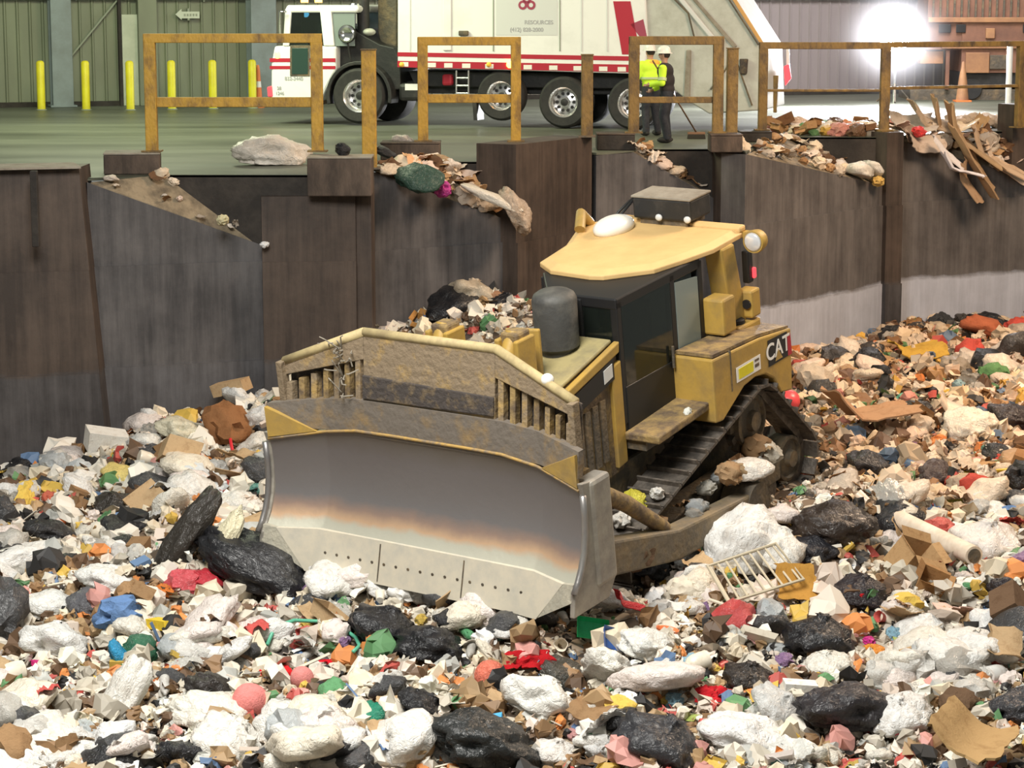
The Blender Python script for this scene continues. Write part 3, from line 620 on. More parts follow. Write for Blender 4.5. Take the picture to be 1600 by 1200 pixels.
for sy in (-1, 1):
    mb = MB(); mb.prism([(-1.55, 2.2), (-1.20, 2.2), (-.98, 3.45), (-1.30, 3.45)], 1, sy * .72 - .13, sy * .72 + .13); rp_ = mb.build('rollover_post', M['yellow'], dz, bevel=.03)
    mb = MB(); mb.box((-1.38, sy * .8, 2.3), (.55, .32, .22)); mb.build('post_foot', M['yellow'], rp_, bevel=.03)
    wl_ = empty('work_light'); wl_.parent = dz
    lx, ly, lz = -1.52, sy * 1.02 - .02, 3.42
    mb = MB(); mb.lathe([(.05, -.16), (.13, -.12), (.15, 0), (.14, .03)], 20, (lx, ly, lz), axis=0); mb.build('light_housing', M['yellow'], wl_, smooth=40)
    mb = MB(); mb.lathe([(.125, .032), (.10, .05), (.02, .06)], 20, (lx, ly, lz), axis=0); mb.build('light_lens', M['lens'], wl_, smooth=True)
    mb = MB(); mb.box((lx - .12, ly - sy * .12, lz + .05), (.1, .3, .08)); mb.build('light_bracket', M['yellow'], wl_)
# air-conditioning box on the roof
mb = MB(); mb.box((-1.68, -.27, 3.76), (.50, .86, .28)); ac = mb.build('roof_cooling_box', M['black'], dz, bevel=.03)
mb = MB(); mb.box((-1.68, -.27, 3.905), (.52, .88, .03)); mb.build('dusty_box_top', M['blocktop'], ac, bevel=.01)  # paler slab on top of the dark box
for y in (-.30, .12):
    mb = MB(); mb.ball((-1.41, y, 3.66), (.03, .05, .045)); mb.build('box_lamp', M['greypatch'], ac, smooth=True)
mb = MB(); mb.tube([(-1.55, -.72, 3.88), (-1.35, -.85, 3.72), (-1.15, -.95, 3.54)], .018); mb.tube([(-1.50, -.68, 3.88), (-1.28, -.78, 3.70), (-1.08, -.82, 3.54)], .018); mb.build('hoses', M['cabblack'], ac, smooth=True)
mb = MB(); mb.box((-1.68, -.27, 3.59), (.42, .7, .08)); mb.build('box_mount', M['frame'], ac)
# mirrors/dark tail lamp behind the post
mb = MB(); mb.box((-1.75, .75, 3.02), (.12, .10, .42)); tl = mb.build('tail_lamp_bar', M['cabblack'], dz, bevel=.02)
mb = MB(); mb.box((-1.80, .79, 2.93), (.06, .09, .14)); mb.build('red_lamp', M['redlamp'], tl, bevel=.02)
# --- fuel tank / fenders with the wheel arch
side = [(.12, 2.42), (.12, 1.62), (-.05, 1.60), (-.58, 1.87), (-.85, 1.90), (-1.1, 1.86), (-1.3, 1.74), (-1.46, 1.50), (-1.74, 1.45), (-1.78, 2.26), (-1.0, 2.36)]
for sy in (-1, 1):
    y0, y1 = (.72, 1.31) if sy > 0 else (-1.31, -.72)
    mb = MB(); mb.prism(side, 1, y0, y1); fn = mb.build('fender_tank', M['yellow'], dz, bevel=.025)
    mb = MB(); mb.prism([(.08, 2.43), (-1.0, 2.37), (-1.74, 2.27), (-1.74, 2.30), (-1.0, 2.41), (.08, 2.47)], 1, y0 + .05, y1 - .02); mb.build('dusty_fender_top', M['mud'], fn)
    mb = MB(); mb.prism([(-.30, 1.90), (-.275, 1.90), (-.275, 2.41), (-.30, 2.41)], 1, y0 + sy * .004, y1 + sy * .004); mb.build('panel_seam', M['frame'], fn)
    ys = 1.312 * sy
    def sticker(name, quad, m, dy=.003, par=None):
        mb = MB(); mb.prism(quad, 1, ys + sy * dy - .002, ys + sy * dy + .002); return mb.build(name, m if not isinstance(m, str) else M[m], par or fn)
    q = sticker('logo_plate', [(-1.18, 1.93), (-1.66, 1.93), (-1.66, 2.25), (-1.18, 2.27)], 'cabblack')
    Rm = Matrix(((-sy, 0, 0), (0, 0, sy), (0, 1, 0))).to_4x4() if sy > 0 else Matrix(((1, 0, 0), (0, 0, -1), (0, 1, 0))).to_4x4()
    text('CAT', .30, 'logo_lettering', M['white'], q, Matrix.Translation((-1.42, ys + sy * .006, 2.10)) @ Rm)
    sticker('yellow_triangle', [(-1.33, 1.96), (-1.51, 1.96), (-1.42, 2.09)], 'yellow', .012, q)
    sticker('red_triangle', [(-1.66, 1.93), (-1.76, 1.93), (-1.74, 2.20), (-1.66, 2.22)], 'red', .004, q)
    q = sticker('dealer_sticker', [(-.40, 1.97), (-.98, 1.97), (-.98, 2.16), (-.40, 2.16)], 'white')
    sticker('sticker_band', [(-.45, 2.0), (-.80, 2.0), (-.80, 2.13), (-.45, 2.13)], 'bollard', .007, q)
    sticker('sticker_mark', [(-.84, 2.03), (-.94, 2.03), (-.94, 2.07), (-.84, 2.07)], 'frame', .007, q)
    sticker('sticker_mark', [(-.84, 2.10), (-.94, 2.10), (-.94, 2.13), (-.84, 2.13)], 'frame', .007, q)
    # step deck ahead of the fender
    mb = MB(); mb.prism([(.10, 1.78), (1.25, 1.72), (1.25, 1.82), (.10, 1.88)], 1, min(sy * .74, sy * 1.22), max(sy * .74, sy * 1.22)); sd = mb.build('step_deck', M['mud'], dz, bevel=.02)
    mb = MB(); mb.prism([(.12, 1.62), (1.2, 1.60), (1.2, 1.74), (.12, 1.78)], 1, min(sy * .74, sy * 1.0), max(sy * .74, sy * 1.0)); mb.build('deck_skirt', M['frame'], sd)
mb = MB(); mb.box((-1.35, 0, 1.9), (.9, 1.5, .95)); rt_ = mb.build('rear_tank', M['yellow'], dz, bevel=.05)
mb = MB(); mb.box((-1.3, 0, 2.40), (.8, 1.3, .05)); mb.build('dusty_tank_top', M['mud'], rt_)
mb = MB(); mb.lathe([(.10, 2.38), (.10, 2.46), (.07, 2.48)], 18, (-1.30, .82, 0)); mb.build('filler_cap', M['cabblack'], rt_, smooth=40)
mb = MB(); mb.box((-.80, .88, 2.68), (.30, .30, .46)); eb = mb.build('side_box', M['yellow'], dz, bevel=.03)
mb = MB(); mb.box((-1.55, .86, 2.62), (.22, .22, .36)); lb = mb.build('rear_lamp_block', M['yellow'], dz, bevel=.03)
mb = MB(); mb.lathe([(.06, 0), (.06, .02)], 16, (-1.43, .90, 2.63), axis=0); mb.build('dark_port', M['cabblack'], lb)
# --- push arms and tilt struts
for sy in (-1, 1):
    mb = MB(); mb.prism([(-.25, .38), (-.25, .68), (1.6, .86), (3.9, 1.5), (3.9, 1.05), (1.6, .48)], 1, sy * 1.52 - .12, sy * 1.52 + .12); pa = mb.build('push_arm', M['frame2'], dz, bevel=.03)
    mb = MB(); mb.lathe([(.05, -.2), (.26, -.2), (.26, .2), (.05, .2)], 20, (-.2, sy * 1.45, .53), axis=1); mb.build('trunnion', M['frame'], pa, smooth=40)
    mb = MB(); mb.tube([(3.80, sy * 1.45, 2.35), (2.4, sy * 1.48, 1.45), (1.7, sy * 1.5, .9)], [.10, .10, .085], 14); mb.build('tilt_strut', M['mud'], dz, smooth=40)
# ================================================================== blade
BL = Matrix.Translation((0, .06, 0))
bd = empty('blade'); bd.parent = dz; bd.matrix_local = BL
def wing(y, z): return max(0, abs(y) - 1.47) * .33
prof = [(4.34, 1.36), (4.25, 1.46), (4.17, 1.58), (4.10, 1.74), (4.055, 1.92), (4.035, 2.12), (4.035, 2.35), (4.05, 2.58)]
ys_ = [-2.13, -1.95, -1.7, -1.49, -1.45, -1.0, -.5, 0, .5, 1.0, 1.45, 1.49, 1.7, 1.95, 2.13]
def topcut(y): return 2.58 - max(0, abs(y) - .95) * .15
def sheet(name, m, par, prof, ys, th, topf=None, smooth=35, more=None, taper=None):
    mb = MB(); P = []
    for y in ys:
        for (x, z) in prof:
            z2 = prof[0][1] + (z - prof[0][1]) * ((topf(y) - prof[0][1]) / (prof[-1][1] - prof[0][1])) if topf else z
            yy = y if not taper else y * (taper + (1 - taper) * (z - prof[0][1]) / (prof[-1][1] - prof[0][1]))
            P.append((x + wing(yy, z2), yy, z2))
    n = len(prof); k = len(P); mb.add(P + [(x - th, y, z) for x, y, z in P], [])
    f = []
    for i in range(len(ys) - 1):
        for j in range(n - 1):
            a = i * n + j; f += [(a, a + 1, a + n + 1, a + n), (k + a, k + a + n, k + a + n + 1, k + a + 1)]
        a = i * n; f.append((a, a + n, k + a + n, k + a)); a = i * n + n - 1; f.append((a, k + a, k + a + n, a + n))
    for i in (0, len(ys) - 1):
        for j in range(n - 1):
            a = i * n + j; f.append((a, k + a, k + a + 1, a + 1))
    mb.f += [list(q) for q in f]; mb.m += [0] * len(f)
    if more: more(mb)
    return mb.build(name, m, par, smooth=smooth)
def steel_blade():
    m, nt, p = nodes_of('scoured_moldboard_steel')  # its low bands paint the reflected overhead light
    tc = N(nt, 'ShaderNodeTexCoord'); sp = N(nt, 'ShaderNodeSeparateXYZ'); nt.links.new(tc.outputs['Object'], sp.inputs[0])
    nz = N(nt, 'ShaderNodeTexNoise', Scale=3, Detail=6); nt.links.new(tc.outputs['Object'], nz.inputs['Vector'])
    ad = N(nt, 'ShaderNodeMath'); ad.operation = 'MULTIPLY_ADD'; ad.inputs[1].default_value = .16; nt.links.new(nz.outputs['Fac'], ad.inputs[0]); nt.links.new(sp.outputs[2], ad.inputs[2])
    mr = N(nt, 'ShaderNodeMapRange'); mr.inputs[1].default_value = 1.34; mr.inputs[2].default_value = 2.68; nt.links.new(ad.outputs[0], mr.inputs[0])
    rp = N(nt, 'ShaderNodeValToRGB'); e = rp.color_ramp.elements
    e[0].position = 0; e[0].color = (.60, .60, .50, 1); e[1].position = .17; e[1].color = (.58, .56, .46, 1)  # cream and orange low bands paint the overhead light the curve reflects
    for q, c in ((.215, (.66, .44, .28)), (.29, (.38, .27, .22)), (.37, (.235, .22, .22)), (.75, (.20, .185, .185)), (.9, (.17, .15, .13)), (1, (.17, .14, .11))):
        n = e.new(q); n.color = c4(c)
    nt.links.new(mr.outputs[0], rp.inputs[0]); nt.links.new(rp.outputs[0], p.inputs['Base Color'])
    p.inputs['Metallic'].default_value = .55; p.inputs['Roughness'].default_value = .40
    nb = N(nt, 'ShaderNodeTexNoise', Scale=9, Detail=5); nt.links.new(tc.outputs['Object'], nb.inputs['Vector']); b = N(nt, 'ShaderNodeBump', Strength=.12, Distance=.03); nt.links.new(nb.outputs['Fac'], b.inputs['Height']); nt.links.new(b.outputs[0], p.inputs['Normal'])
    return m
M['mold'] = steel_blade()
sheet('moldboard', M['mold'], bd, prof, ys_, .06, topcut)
# muddy apron between moldboard and rack, with the chipped yellow line along the moldboard's top
sheet('mud_apron', M['apron'], bd, [(4.06, 2.52), (4.04, 2.70), (4.01, 2.92)], ys_, .09, lambda y: 2.92 - max(0, abs(y) - .95) * .10)
mb = MB(); mb.tube([(4.065 + wing(y, 2.5), y, topcut(y) - .01) for y in ys_], .018, 6); mb.build('chipped_yellow_edge', M['mud2'], bd, smooth=True)
def bolts(mb):
    for k in range(19):
        y = -1.53 + k * .17; mb.lathe([(.017, 0), (.017, .008)], 8, (4.405, y, 1.17), axis=0, mi=1)
    for y in (-.58, .58): mb.box((4.408, y, 1.18), (.010, .012, .42), Matrix.Rotation(-.31, 3, 'Y'), mi=1)
ce = sheet('cutting_edge', [M['edge'], M['frame']], bd, [(4.48, .95), (4.40, 1.18), (4.33, 1.41)], [-1.98, -1.5, -1, -.5, 0, .5, 1, 1.5, 1.98], .05, more=bolts, taper=.81)
for sy in (-1, 1):
    mb = MB(); P = []
    for (y, z) in ((1.61, .96), (1.98, 1.41), (2.14, 1.44), (2.14, 1.26)):
        P.append((4.47 - (z - .96) * .32 + wing(y, z), y * sy, z))
    mb.add(P + [(x - .06, y, z) for x, y, z in P], [(0, 1, 2, 3), (4, 7, 6, 5), (0, 3, 7, 4), (1, 5, 6, 2), (2, 6, 7, 3), (0, 4, 5, 1)]); mb.build('end_bit', M['edge2'], bd)
    # outer side plate with a raised rib
    pf = [(x + wing(2.17, z), z) for x, z in prof if z < 2.4]
    pl_ = pf + [(4.10 + .2, 2.48), (3.78, 2.40), (3.78, 1.30), (3.95, 1.08), (4.62, 1.10)]
    mb = MB(); mb.prism(pl_, 1, sy * 2.15 - .03, sy * 2.15 + .03); sp_ = mb.build('side_plate', M['sideplate'], bd, bevel=.012)
    mb = MB(); mb.box((3.98, sy * 2.10, 1.86), (.38, .22, 1.20)); mb.build('end_box', M['sideplate'], sp_, bevel=.05)
    mb = MB(); mb.tube([(x + .02, sy * 2.18, z) for x, z in pf], .035, 8); mb.build('wear_rib', M['steel'], sp_, smooth=True)
    # yellow corner gusset above the wing
    mb = MB(); P = [(4.08 + wing(y, z), y * sy, z) for y, z in ((1.55, 2.50), (2.12, 2.42), (2.12, 2.78))]; mb.add(P + [(x - .05, y, z) for x, y, z in P], [(0, 1, 2), (5, 4, 3), (0, 3, 4, 1), (1, 4, 5, 2), (2, 5, 3, 0)]); mb.build('corner_gusset', M['yellow'], bd)
mb = MB()
for y in (-1.3, -.45, .45, 1.3): mb.prism([(4.0, 1.25), (4.0, 2.6), (3.75, 2.3), (3.75, 1.4)], 1, y - .03, y + .03)
mb.box((3.86, 0, 1.4), (.25, 3.9, .25)); mb.box((3.90, 0, 2.35), (.2, 3.9, .2)); mb.build('back_ribs', M['mud'], bd)
# trash rack: solid middle, barred wings
rk = empty('trash_rack'); rk.parent = bd
def rx(y, z): return 4.03 + wing(y, z) * .6 - (z - 2.6) * .15
PK, PZ, CYW, CZ = .90, 3.66, 1.99, 3.25
def rtop(y): return PZ if abs(y) < PK else PZ + (CZ - PZ) * (abs(y) - PK) / (CYW - PK)
def slab(poly, th, name, m, par, bev=.0):
    P = [(rx(y, z), y, z) for y, z in poly]; n = len(P); mb = MB()
    mb.add(P + [(x - th, y, z) for x, y, z in P], [list(range(n)), [2 * n - 1 - i for i in range(n)]] + [(i, n + i, n + (i + 1) % n, (i + 1) % n) for i in range(n)]); return mb.build(name, m, par, bevel=bev)
slab([(-PK, 2.84), (PK, 2.84), (PK, PZ), (-PK, PZ)], .07, 'rack_plate', M['rack'], rk, .01)
slab([(-PK, 2.93), (PK, 2.95), (PK, 3.16), (-PK, 3.20)], -.03, 'dark_mud_band', M['rackdark'], rk, .03)  # dark strip stands in for the recess across the rack plate
mb = MB(); mb.tube([(rx(y, rtop(y)) - .03, y, rtop(y)) for y in (-CYW, -PK)], .055, 8); mb.tube([(rx(0, PZ) - .03, y, PZ) for y in (-PK, PK)], .055, 8); mb.tube([(rx(y, rtop(y)) - .03, y, rtop(y)) for y in (PK, CYW)], .055, 8)
mb.build('rack_top_pipe', mat('dusty_top_pipe', (.50, .40, .20), .7, 0, (.35, .27, .14), 6), rk, smooth=True)
for sy in (-1, 1):
    slab([(sy * PK, 3.36), (sy * CYW, 3.10), (sy * CYW, CZ), (sy * PK, PZ)], .06, 'rack_wing_plate', M['rack'], rk, .01)
    slab([(sy * PK, 2.80), (sy * CYW, 2.70), (sy * CYW, 3.2), (sy * PK, 3.5)], .02, 'clogged_backing', M['rackdark'], rk).location.x = -.14
    for k in range(7):
        y = sy * (PK + .08 + k * .155); zt = rtop(y) - .26
        slab([(y - .035, 2.78), (y + .035, 2.78), (y + .035, zt), (y - .035, zt)], .09, 'rack_bar', M['mud' if k % 2 else 'rack'], rk)
    mb = MB(); y = sy * CYW; mb.box((rx(y, 2.95) - .02, y, 2.9), (.12, .08, .74)); mb.build('rack_end_post', M['rack'], rk, bevel=.01)
mb = MB(); mb.ball((rx(1.55, 3.5) + .02, 1.60, rtop(1.6) + .03), .07); mb.build('pale_clod', M['hat'], rk, smooth=True)
# dry weeds caught in the rack
random.seed(3)
mb = MB()
for k in range(26):
    y = -1.15 + random.gauss(0, .10); z = 2.95 + random.random() * .6; x = rx(y, z) + .03; dd = Vector((random.uniform(0, .12), random.uniform(-.2, .2), random.uniform(-.05, .25)))
    mb.tube([(x, y, z), (x + dd.x, y + dd.y * .6, z + dd.z * .7), (x + dd.x, y + dd.y, z + dd.z * .8)], .008, 5)
tag(mb.build('snagged_straw', M['blocktop'], rk), kind='stuff')
# ================================================================== refuse truck on the tipping floor
F1_ = atz(560, 196, 0); R1_ = atz(880, 201, 0); td = Vector((F1_[0] - R1_[0], F1_[1] - R1_[1], 0)); TWB = td.length; td.normalize()
tl_ = Vector((-td.y, td.x, 0))
org = Vector((R1_[0], R1_[1], 0)) - tl_ * 1.2
TR = Matrix(((td.x, tl_.x, 0, org.x), (td.y, tl_.y, 0, org.y), (0, 0, 1, 0), (0, 0, 0, 1)))
tk = empty('refuse_truck', label='white refuse truck with red stripes parked on the tipping floor', cat='truck'); tk.matrix_world = TR
TI = TR.inverted()
def tp(px, py, y=1.25):
    o = TI @ Vector(CP); d = TI.to_3x3() @ Vector(ray(px, py)); q = o + d * ((y - o.y) / d.y); return q.x, q.z
def tpoly(pix, y=1.25): return [tp(px, py, y) for px, py in pix]
def tprism(name, pix, y0, y1, m, par=None, bev=.02, yref=None):
    mb = MB(); mb.prism(tpoly(pix, yref if yref is not None else y1), 1, y0, y1); return mb.build(name, M[m], par or tk, bevel=bev)
# wheels
def wheel(px, py, r, y, name='wheel', dual=False):
    x, z = tp(px, py, y); w_ = empty(name); w_.parent = tk; w_.location = (x, y - .16, max(r, z))
    mb = MB(); mb.lathe([(r * .58, -.16), (r * .9, -.17), (r * .98, -.13), (r, -.08), (r, .08), (r * .98, .13), (r * .9, .17), (r * .58, .16), (r * .56, .1), (r * .56, -.1)], 36, axis=1); mb.build('tyre', M['tire'], w_, smooth=40)
    mb = MB(); mb.lathe([(.03, .05), (r * .18, .05), (r * .2, -.02), (r * .42, -.05), (r * .48, .1), (r * .56, .15), (r * .585, .165), (r * .57, .12), (r * .55, -.1), (.03, -.12)], 32, axis=1)
    mb.build('rim', M['alu'], w_, smooth=40)
    mb = MB()
    for k in range(10):
        t = 2 * PI * k / 10; mb.lathe([(.035, -.06), (.035, -.015)], 8, (r * .34 * math.cos(t), 0, r * .34 * math.sin(t)), axis=1)
    mb.lathe([(.02, 0), (r * .16, 0), (r * .14, .09), (.02, .10)], 16, axis=1); mb.build('hub', M['black'], w_)
    if dual:
        mb = MB(); mb.lathe([(r * .5, -.5), (r * .95, -.5), (r, -.42), (r, -.26), (r * .95, -.2), (r * .5, -.2)], 32, axis=1); mb.build('inner_tyre', M['tire'], w_, smooth=40)
    return w_
wheel(560, 150, .59, 1.25); wheel(880, 160, .535, 1.25, dual=True); wheel(988, 163, .535, 1.25, dual=True)
lw = wheel(782, 150, .52, 1.20); lw.location.z = .66
for x in (TWB, 0, -1.35):   # far side
    mb = MB(); mb.lathe([(.1, -.3), (.5, -.3), (.535, -.2), (.535, .2), (.5, .3), (.1, .3)], 28, (x, -.95, .535), axis=1); mb.build('far_wheel', M['tire'], tk, smooth=40)
# chassis
tprism('chassis_rail', [(505, 128), (1000, 128), (1000, 150), (505, 146)], -.5, .5, 'black', yref=1.0)
tprism('rear_skirt', [(630, 112), (985, 116), (985, 140), (640, 136)], -1.1, .75, 'black', yref=1.1)
# cab
cabp = [(424, 158), (423, 100), (427, 72), (441, 66), (446, 12), (452, 6), (560, 8), (560, 20), (524, 40), (524, 105), (505, 150), (500, 160)]
cb2 = empty('cab'); cb2.parent = tk
mb = MB()
mb.prism(tpoly([(422, 156), (422, 100), (427, 72), (524, 72), (524, 110), (508, 140), (500, 158)]), 1, -1.2, 1.2); mb.build('cab_lower', M['white'], cb2, bevel=.05)
mb = MB(); mb.prism(tpoly([(443, 16), (447, 8), (556, 8), (560, 14), (556, 20), (443, 20)]), 1, -1.18, 1.2); mb.build('cab_roof', M['white'], cb2, bevel=.04)
for sy in (-1, 1):
    y0, y1 = (1.10, 1.2) if sy > 0 else (-1.2, -1.1)
    for q in ([(440, 72), (450, 72), (454, 16), (444, 16)], [(504, 72), (521, 72), (516, 16), (498, 16)]):
        mb = MB(); mb.prism(tpoly(q), 1, y0, y1); mb.build('window_post', M['white'], cb2, bevel=.02)
    mb = MB(); mb.prism(tpoly([(450, 72), (504, 72), (498, 16), (454, 16)]), 1, (y0 + y1) / 2 - .01, (y0 + y1) / 2 + .01); mb.build('side_glass', M['glass'], cb2)
    mb = MB(); mb.prism(tpoly([(521, 72), (552, 72), (552, 18), (517, 18)]), 1, (y0 + y1) / 2 - .01, (y0 + y1) / 2 + .01); mb.build('rear_quarter_glass', M['greyglass'], cb2)
xw = tp(447, 40)[0]
mb = MB(); mb.add([(tp(441, 70)[0], -1.1, tp(441, 70)[1]), (tp(441, 70)[0], 1.1, tp(441, 70)[1]), (tp(447, 16)[0], 1.1, tp(447, 16)[1]), (tp(447, 16)[0], -1.1, tp(447, 16)[1])], [(0, 1, 2, 3)]); mb.build('windshield', M['glass'], cb2)
mb = MB(); mb.box((tp(485, 70)[0], 0, tp(485, 62)[1]), (.5, 1.6, .25)); mb.build('seats', M['black'], cb2, bevel=.05)
mb = MB(); x, z = tp(478, 22, .9); mb.ball((x, .9, z), .07); mb.build('blue_cab_lamp', M['bluelamp'], cb2, smooth=True)
for px in (464, 486):
    x, z = tp(px, 4); mb = MB(); mb.lathe([(.08, 0), (.08, .05), (.05, .09), (.01, .1)], 14, (x, .8, z)); mb.build('roof_marker', M['amber'], cb2, smooth=True)
mb = MB(); x, z = tp(432, 86); mb.ball((x, 1.2, z), (.07, .04, .08)); mb.build('amber_marker', M['amber'], cb2, smooth=True)
tprism('red_headlamp', [(417, 136), (425, 134), (427, 151), (418, 151)], .9, 1.205, 'redlamp', cb2)
tprism('bumper', [(419, 151), (500, 153), (500, 164), (419, 162)], -1.2, 1.18, 'mud', cb2)
for a, b in ((91, 97), (103, 108)):
    tprism('red_stripe', [(421.5, a), (524, a), (524, b), (421.5, b)], 1.2, 1.206, 'red', cb2, bev=0)
tprism('low_window_frame', [(453, 71), (484, 71), (484, 119), (453, 119)], 1.2, 1.215, 'frame', cb2, bev=.03)
tprism('low_window', [(456, 75), (481, 75), (481, 116), (456, 116)], 1.215, 1.222, 'glassdark', cb2, bev=.03)
mb = MB(); x0, z0 = tp(438, 55); x1, z1 = tp(438, 18); mb.tube([(x0, 1.3, z0), (x1, 1.3, z1), (x1 - .15, 1.28, z1)], .025); mb.build('grab_rail', M['chrome'], cb2, smooth=True)
mb = MB(); x0, z0 = tp(467, 66); x1, z1 = tp(467, 16); mb.tube([(x0, 1.0, z0), (x1, 1.0, z1)], .025); mb.build('steering_column', M['girt'], cb2)
RmT = Matrix(((-1, 0, 0), (0, 0, 1), (0, 1, 0))).to_4x4()
for (body, px, py, sz) in (('832-3440', 458, 123, .11), ('28', 435, 138, .10), ('1246', 436, 146, .10)):
    x, z = tp(px, py); text(body, sz, 'cab_lettering', M['greytext'], cb2, Matrix.Translation((x, 1.208, z)) @ RmT)
# dark machinery between cab and body
tprism('engine_bay', [(522, 60), (545, 45), (590, 70), (612, 75), (622, 100), (622, 140), (505, 150), (520, 110)], -1.0, .95, 'black', yref=1.1)
mb = MB(); fx, fz = tp(560, 150)
arc = [(fx + .74 * math.cos(t), .62 + .74 * math.sin(t)) for t in np.linspace(-.25, PI + .2, 20)]; arc2 = [(fx + .66 * math.cos(t), .62 + .66 * math.sin(t)) for t in np.linspace(PI + .2, -.25, 20)]
mb.prism(arc + arc2, 1, .75, 1.24); mb.build('fender', M['black'], tk, bevel=.015)
x, z = tp(541, 53); mt = empty('round_mirror'); mt.parent = tk
mb = MB(); mb.lathe([(.02, 0), (.17, 0), (.175, .04), (.14, .05), (.09, .02), (.02, .01)], 28, (x, 1.2, z), axis=1); mb.build('mirror_dish', M['chrome'], mt, smooth=40)
mb = MB(); mb.lathe([(.19, -.05), (.19, .03), (.172, .035), (.172, -.05)], 28, (x, 1.2, z), axis=1); mb.build('mirror_rim', M['black'], mt, smooth=40)
mb = MB(); mb.tube([(x, 1.18, z - .17), (x - .05, 1.1, z - .6)], .02); mb.build('mirror_stalk', M['black'], mt)
x, z = tp(547, 22); mb = MB(); mb.lathe([(.06, z - .2), (.06, z), (.13, z + .04), (.15, z + .14), (.11, z + .22), (.02, z + .24)], 20, (x, .95, 0)); mb.build('intake_cap', M['chrome'], tk, smooth=40)
x, _ = tp(568, 40, .8); mb = MB(); mb.lathe([(.13, 1.2), (.13, 3.6), (.1, 3.6)], 20, (x, .8, 0)); mb.build('exhaust_stack', M['black'], tk, smooth=40)
tprism('black_bulkhead', [(583, -30), (612, -30), (612, 75), (590, 75), (583, 50)], -.9, .5, 'frame', yref=.8)
x, z = tp(577, 50, .9); mb = MB(); mb.ball((x, .9, z), (.14, .12, .08)); mb.build('green_tank_cap', M['offwhite'], tk, smooth=True)
tprism('side_tank', [(622, 130), (655, 130), (655, 158), (622, 158)], .3, 1.0, 'black', bev=.08)
tprism('tank_label', [(633, 131), (654, 131), (654, 141), (633, 141)], 1.0, 1.006, 'white', bev=0, yref=1.0)
tprism('red_extinguisher', [(690, 116), (706, 116), (706, 134), (690, 134)], .85, 1.02, 'red', bev=.05)
ld = empty('side_ladder'); ld.parent = tk
mb = MB(); 
for px in (712, 731):
    (xa, za), (xb, zb) = tp(px, 110), tp(px, 158); mb.tube([(xa, 1.2, za), (xb, 1.2, zb)], .02)
for py in (122, 134, 146):
    (xa, za), (xb, zb) = tp(712, py), tp(731, py); mb.tube([(xa, 1.2, za), (xb, 1.2, zb)], .018)
mb.build('ladder_frame', M['alu'], ld)
tprism('mud_flap', [(738, 158), (744, 158), (746, 188), (740, 188)], .7, 1.2, 'black', bev=0)
# body
bx0 = 621
bo = tprism('body', [(bx0, -60), (1006, -60), (1012, 60), (1008, 116), (bx0, 105)], -1.25, 1.25, 'white', bev=.03)
tprism('red_stripe', [(bx0, 81.5), (985, 88), (985, 95), (bx0, 88)], 1.25, 1.256, 'red', bo, 0)
tprism('red_stripe', [(bx0, 95), (985, 101), (985, 113), (bx0, 105)], 1.25, 1.256, 'red', bo, 0)
for px in (625, 668, 694, 722, 758, 818, 858, 896, 936, 965):
    yy = 105 + (px - bx0) * .0225; tprism('reflector', [(px, yy - 8), (px + 13, yy - 8), (px + 13, yy - 1), (px, yy - 1)], 1.256, 1.262, 'hat', bo, 0)
for px in (628, 764, 797):
    x, z = tp(px, 101); mb = MB(); mb.ball((x, 1.26, z), .055 if px < 790 else .075); mb.build('amber_marker', M['amber'] if px > 790 else M['orangevest'], bo, smooth=True)
for px in (640, 697, 770, 874, 908, 948):
    tprism('panel_seam', [(px, -55), (px + 1.3, -55), (px + 1.6, 80), (px, 80)], 1.25, 1.262, 'girt' if px in (770, 874) else 'greypatch', bo, 0)
tprism('panel_post', [(692, -55), (705, -55), (705, 79), (692, 79)], 1.25, 1.28, 'white', bo)
tprism('red_slash', [(958, 2), (985, 2), (1000, 85), (972, 85)], 1.25, 1.257, 'red', bo, 0)
tprism('red_slash', [(985, 38), (1005, 30), (1011, 58), (1000, 58)], 1.25, 1.257, 'darkred', bo, 0)
sg = tprism('sign_patch', [(775, -20), (871, -20), (871, 55), (775, 55)], 1.25, 1.256, 'greypatch', bo, 0)
mb = MB()
for px, py in ((817, 8), (830, 8), (823.5, -2)):
    x, z = tp(px, py); mb.lathe([(.02, 1.257), (.095, 1.257), (.095, 1.262), (.02, 1.262)], 20, (x, 0, z), axis=1); mb.lathe([(.02, 1.262), (.045, 1.262), (.045, 1.266), (.02, 1.266)], 16, (x, 0, z), axis=1, mi=1)
mb.build('emblem', [M['darkred'], M['greypatch']], sg)
x, z = tp(842, 35); text('RESOURCES', .115, 'sign_lettering', M['greytext'], sg, Matrix.Translation((x, 1.259, z)) @ RmT)
x, z = tp(823, 46.5); text('(412) 828-2000', .115, 'sign_lettering', M['greytext'], sg, Matrix.Translation((x, 1.259, z)) @ RmT)
tprism('handle_box', [(716, 48), (731, 48), (731, 56), (716, 56)], 1.25, 1.33, 'frame', bo)
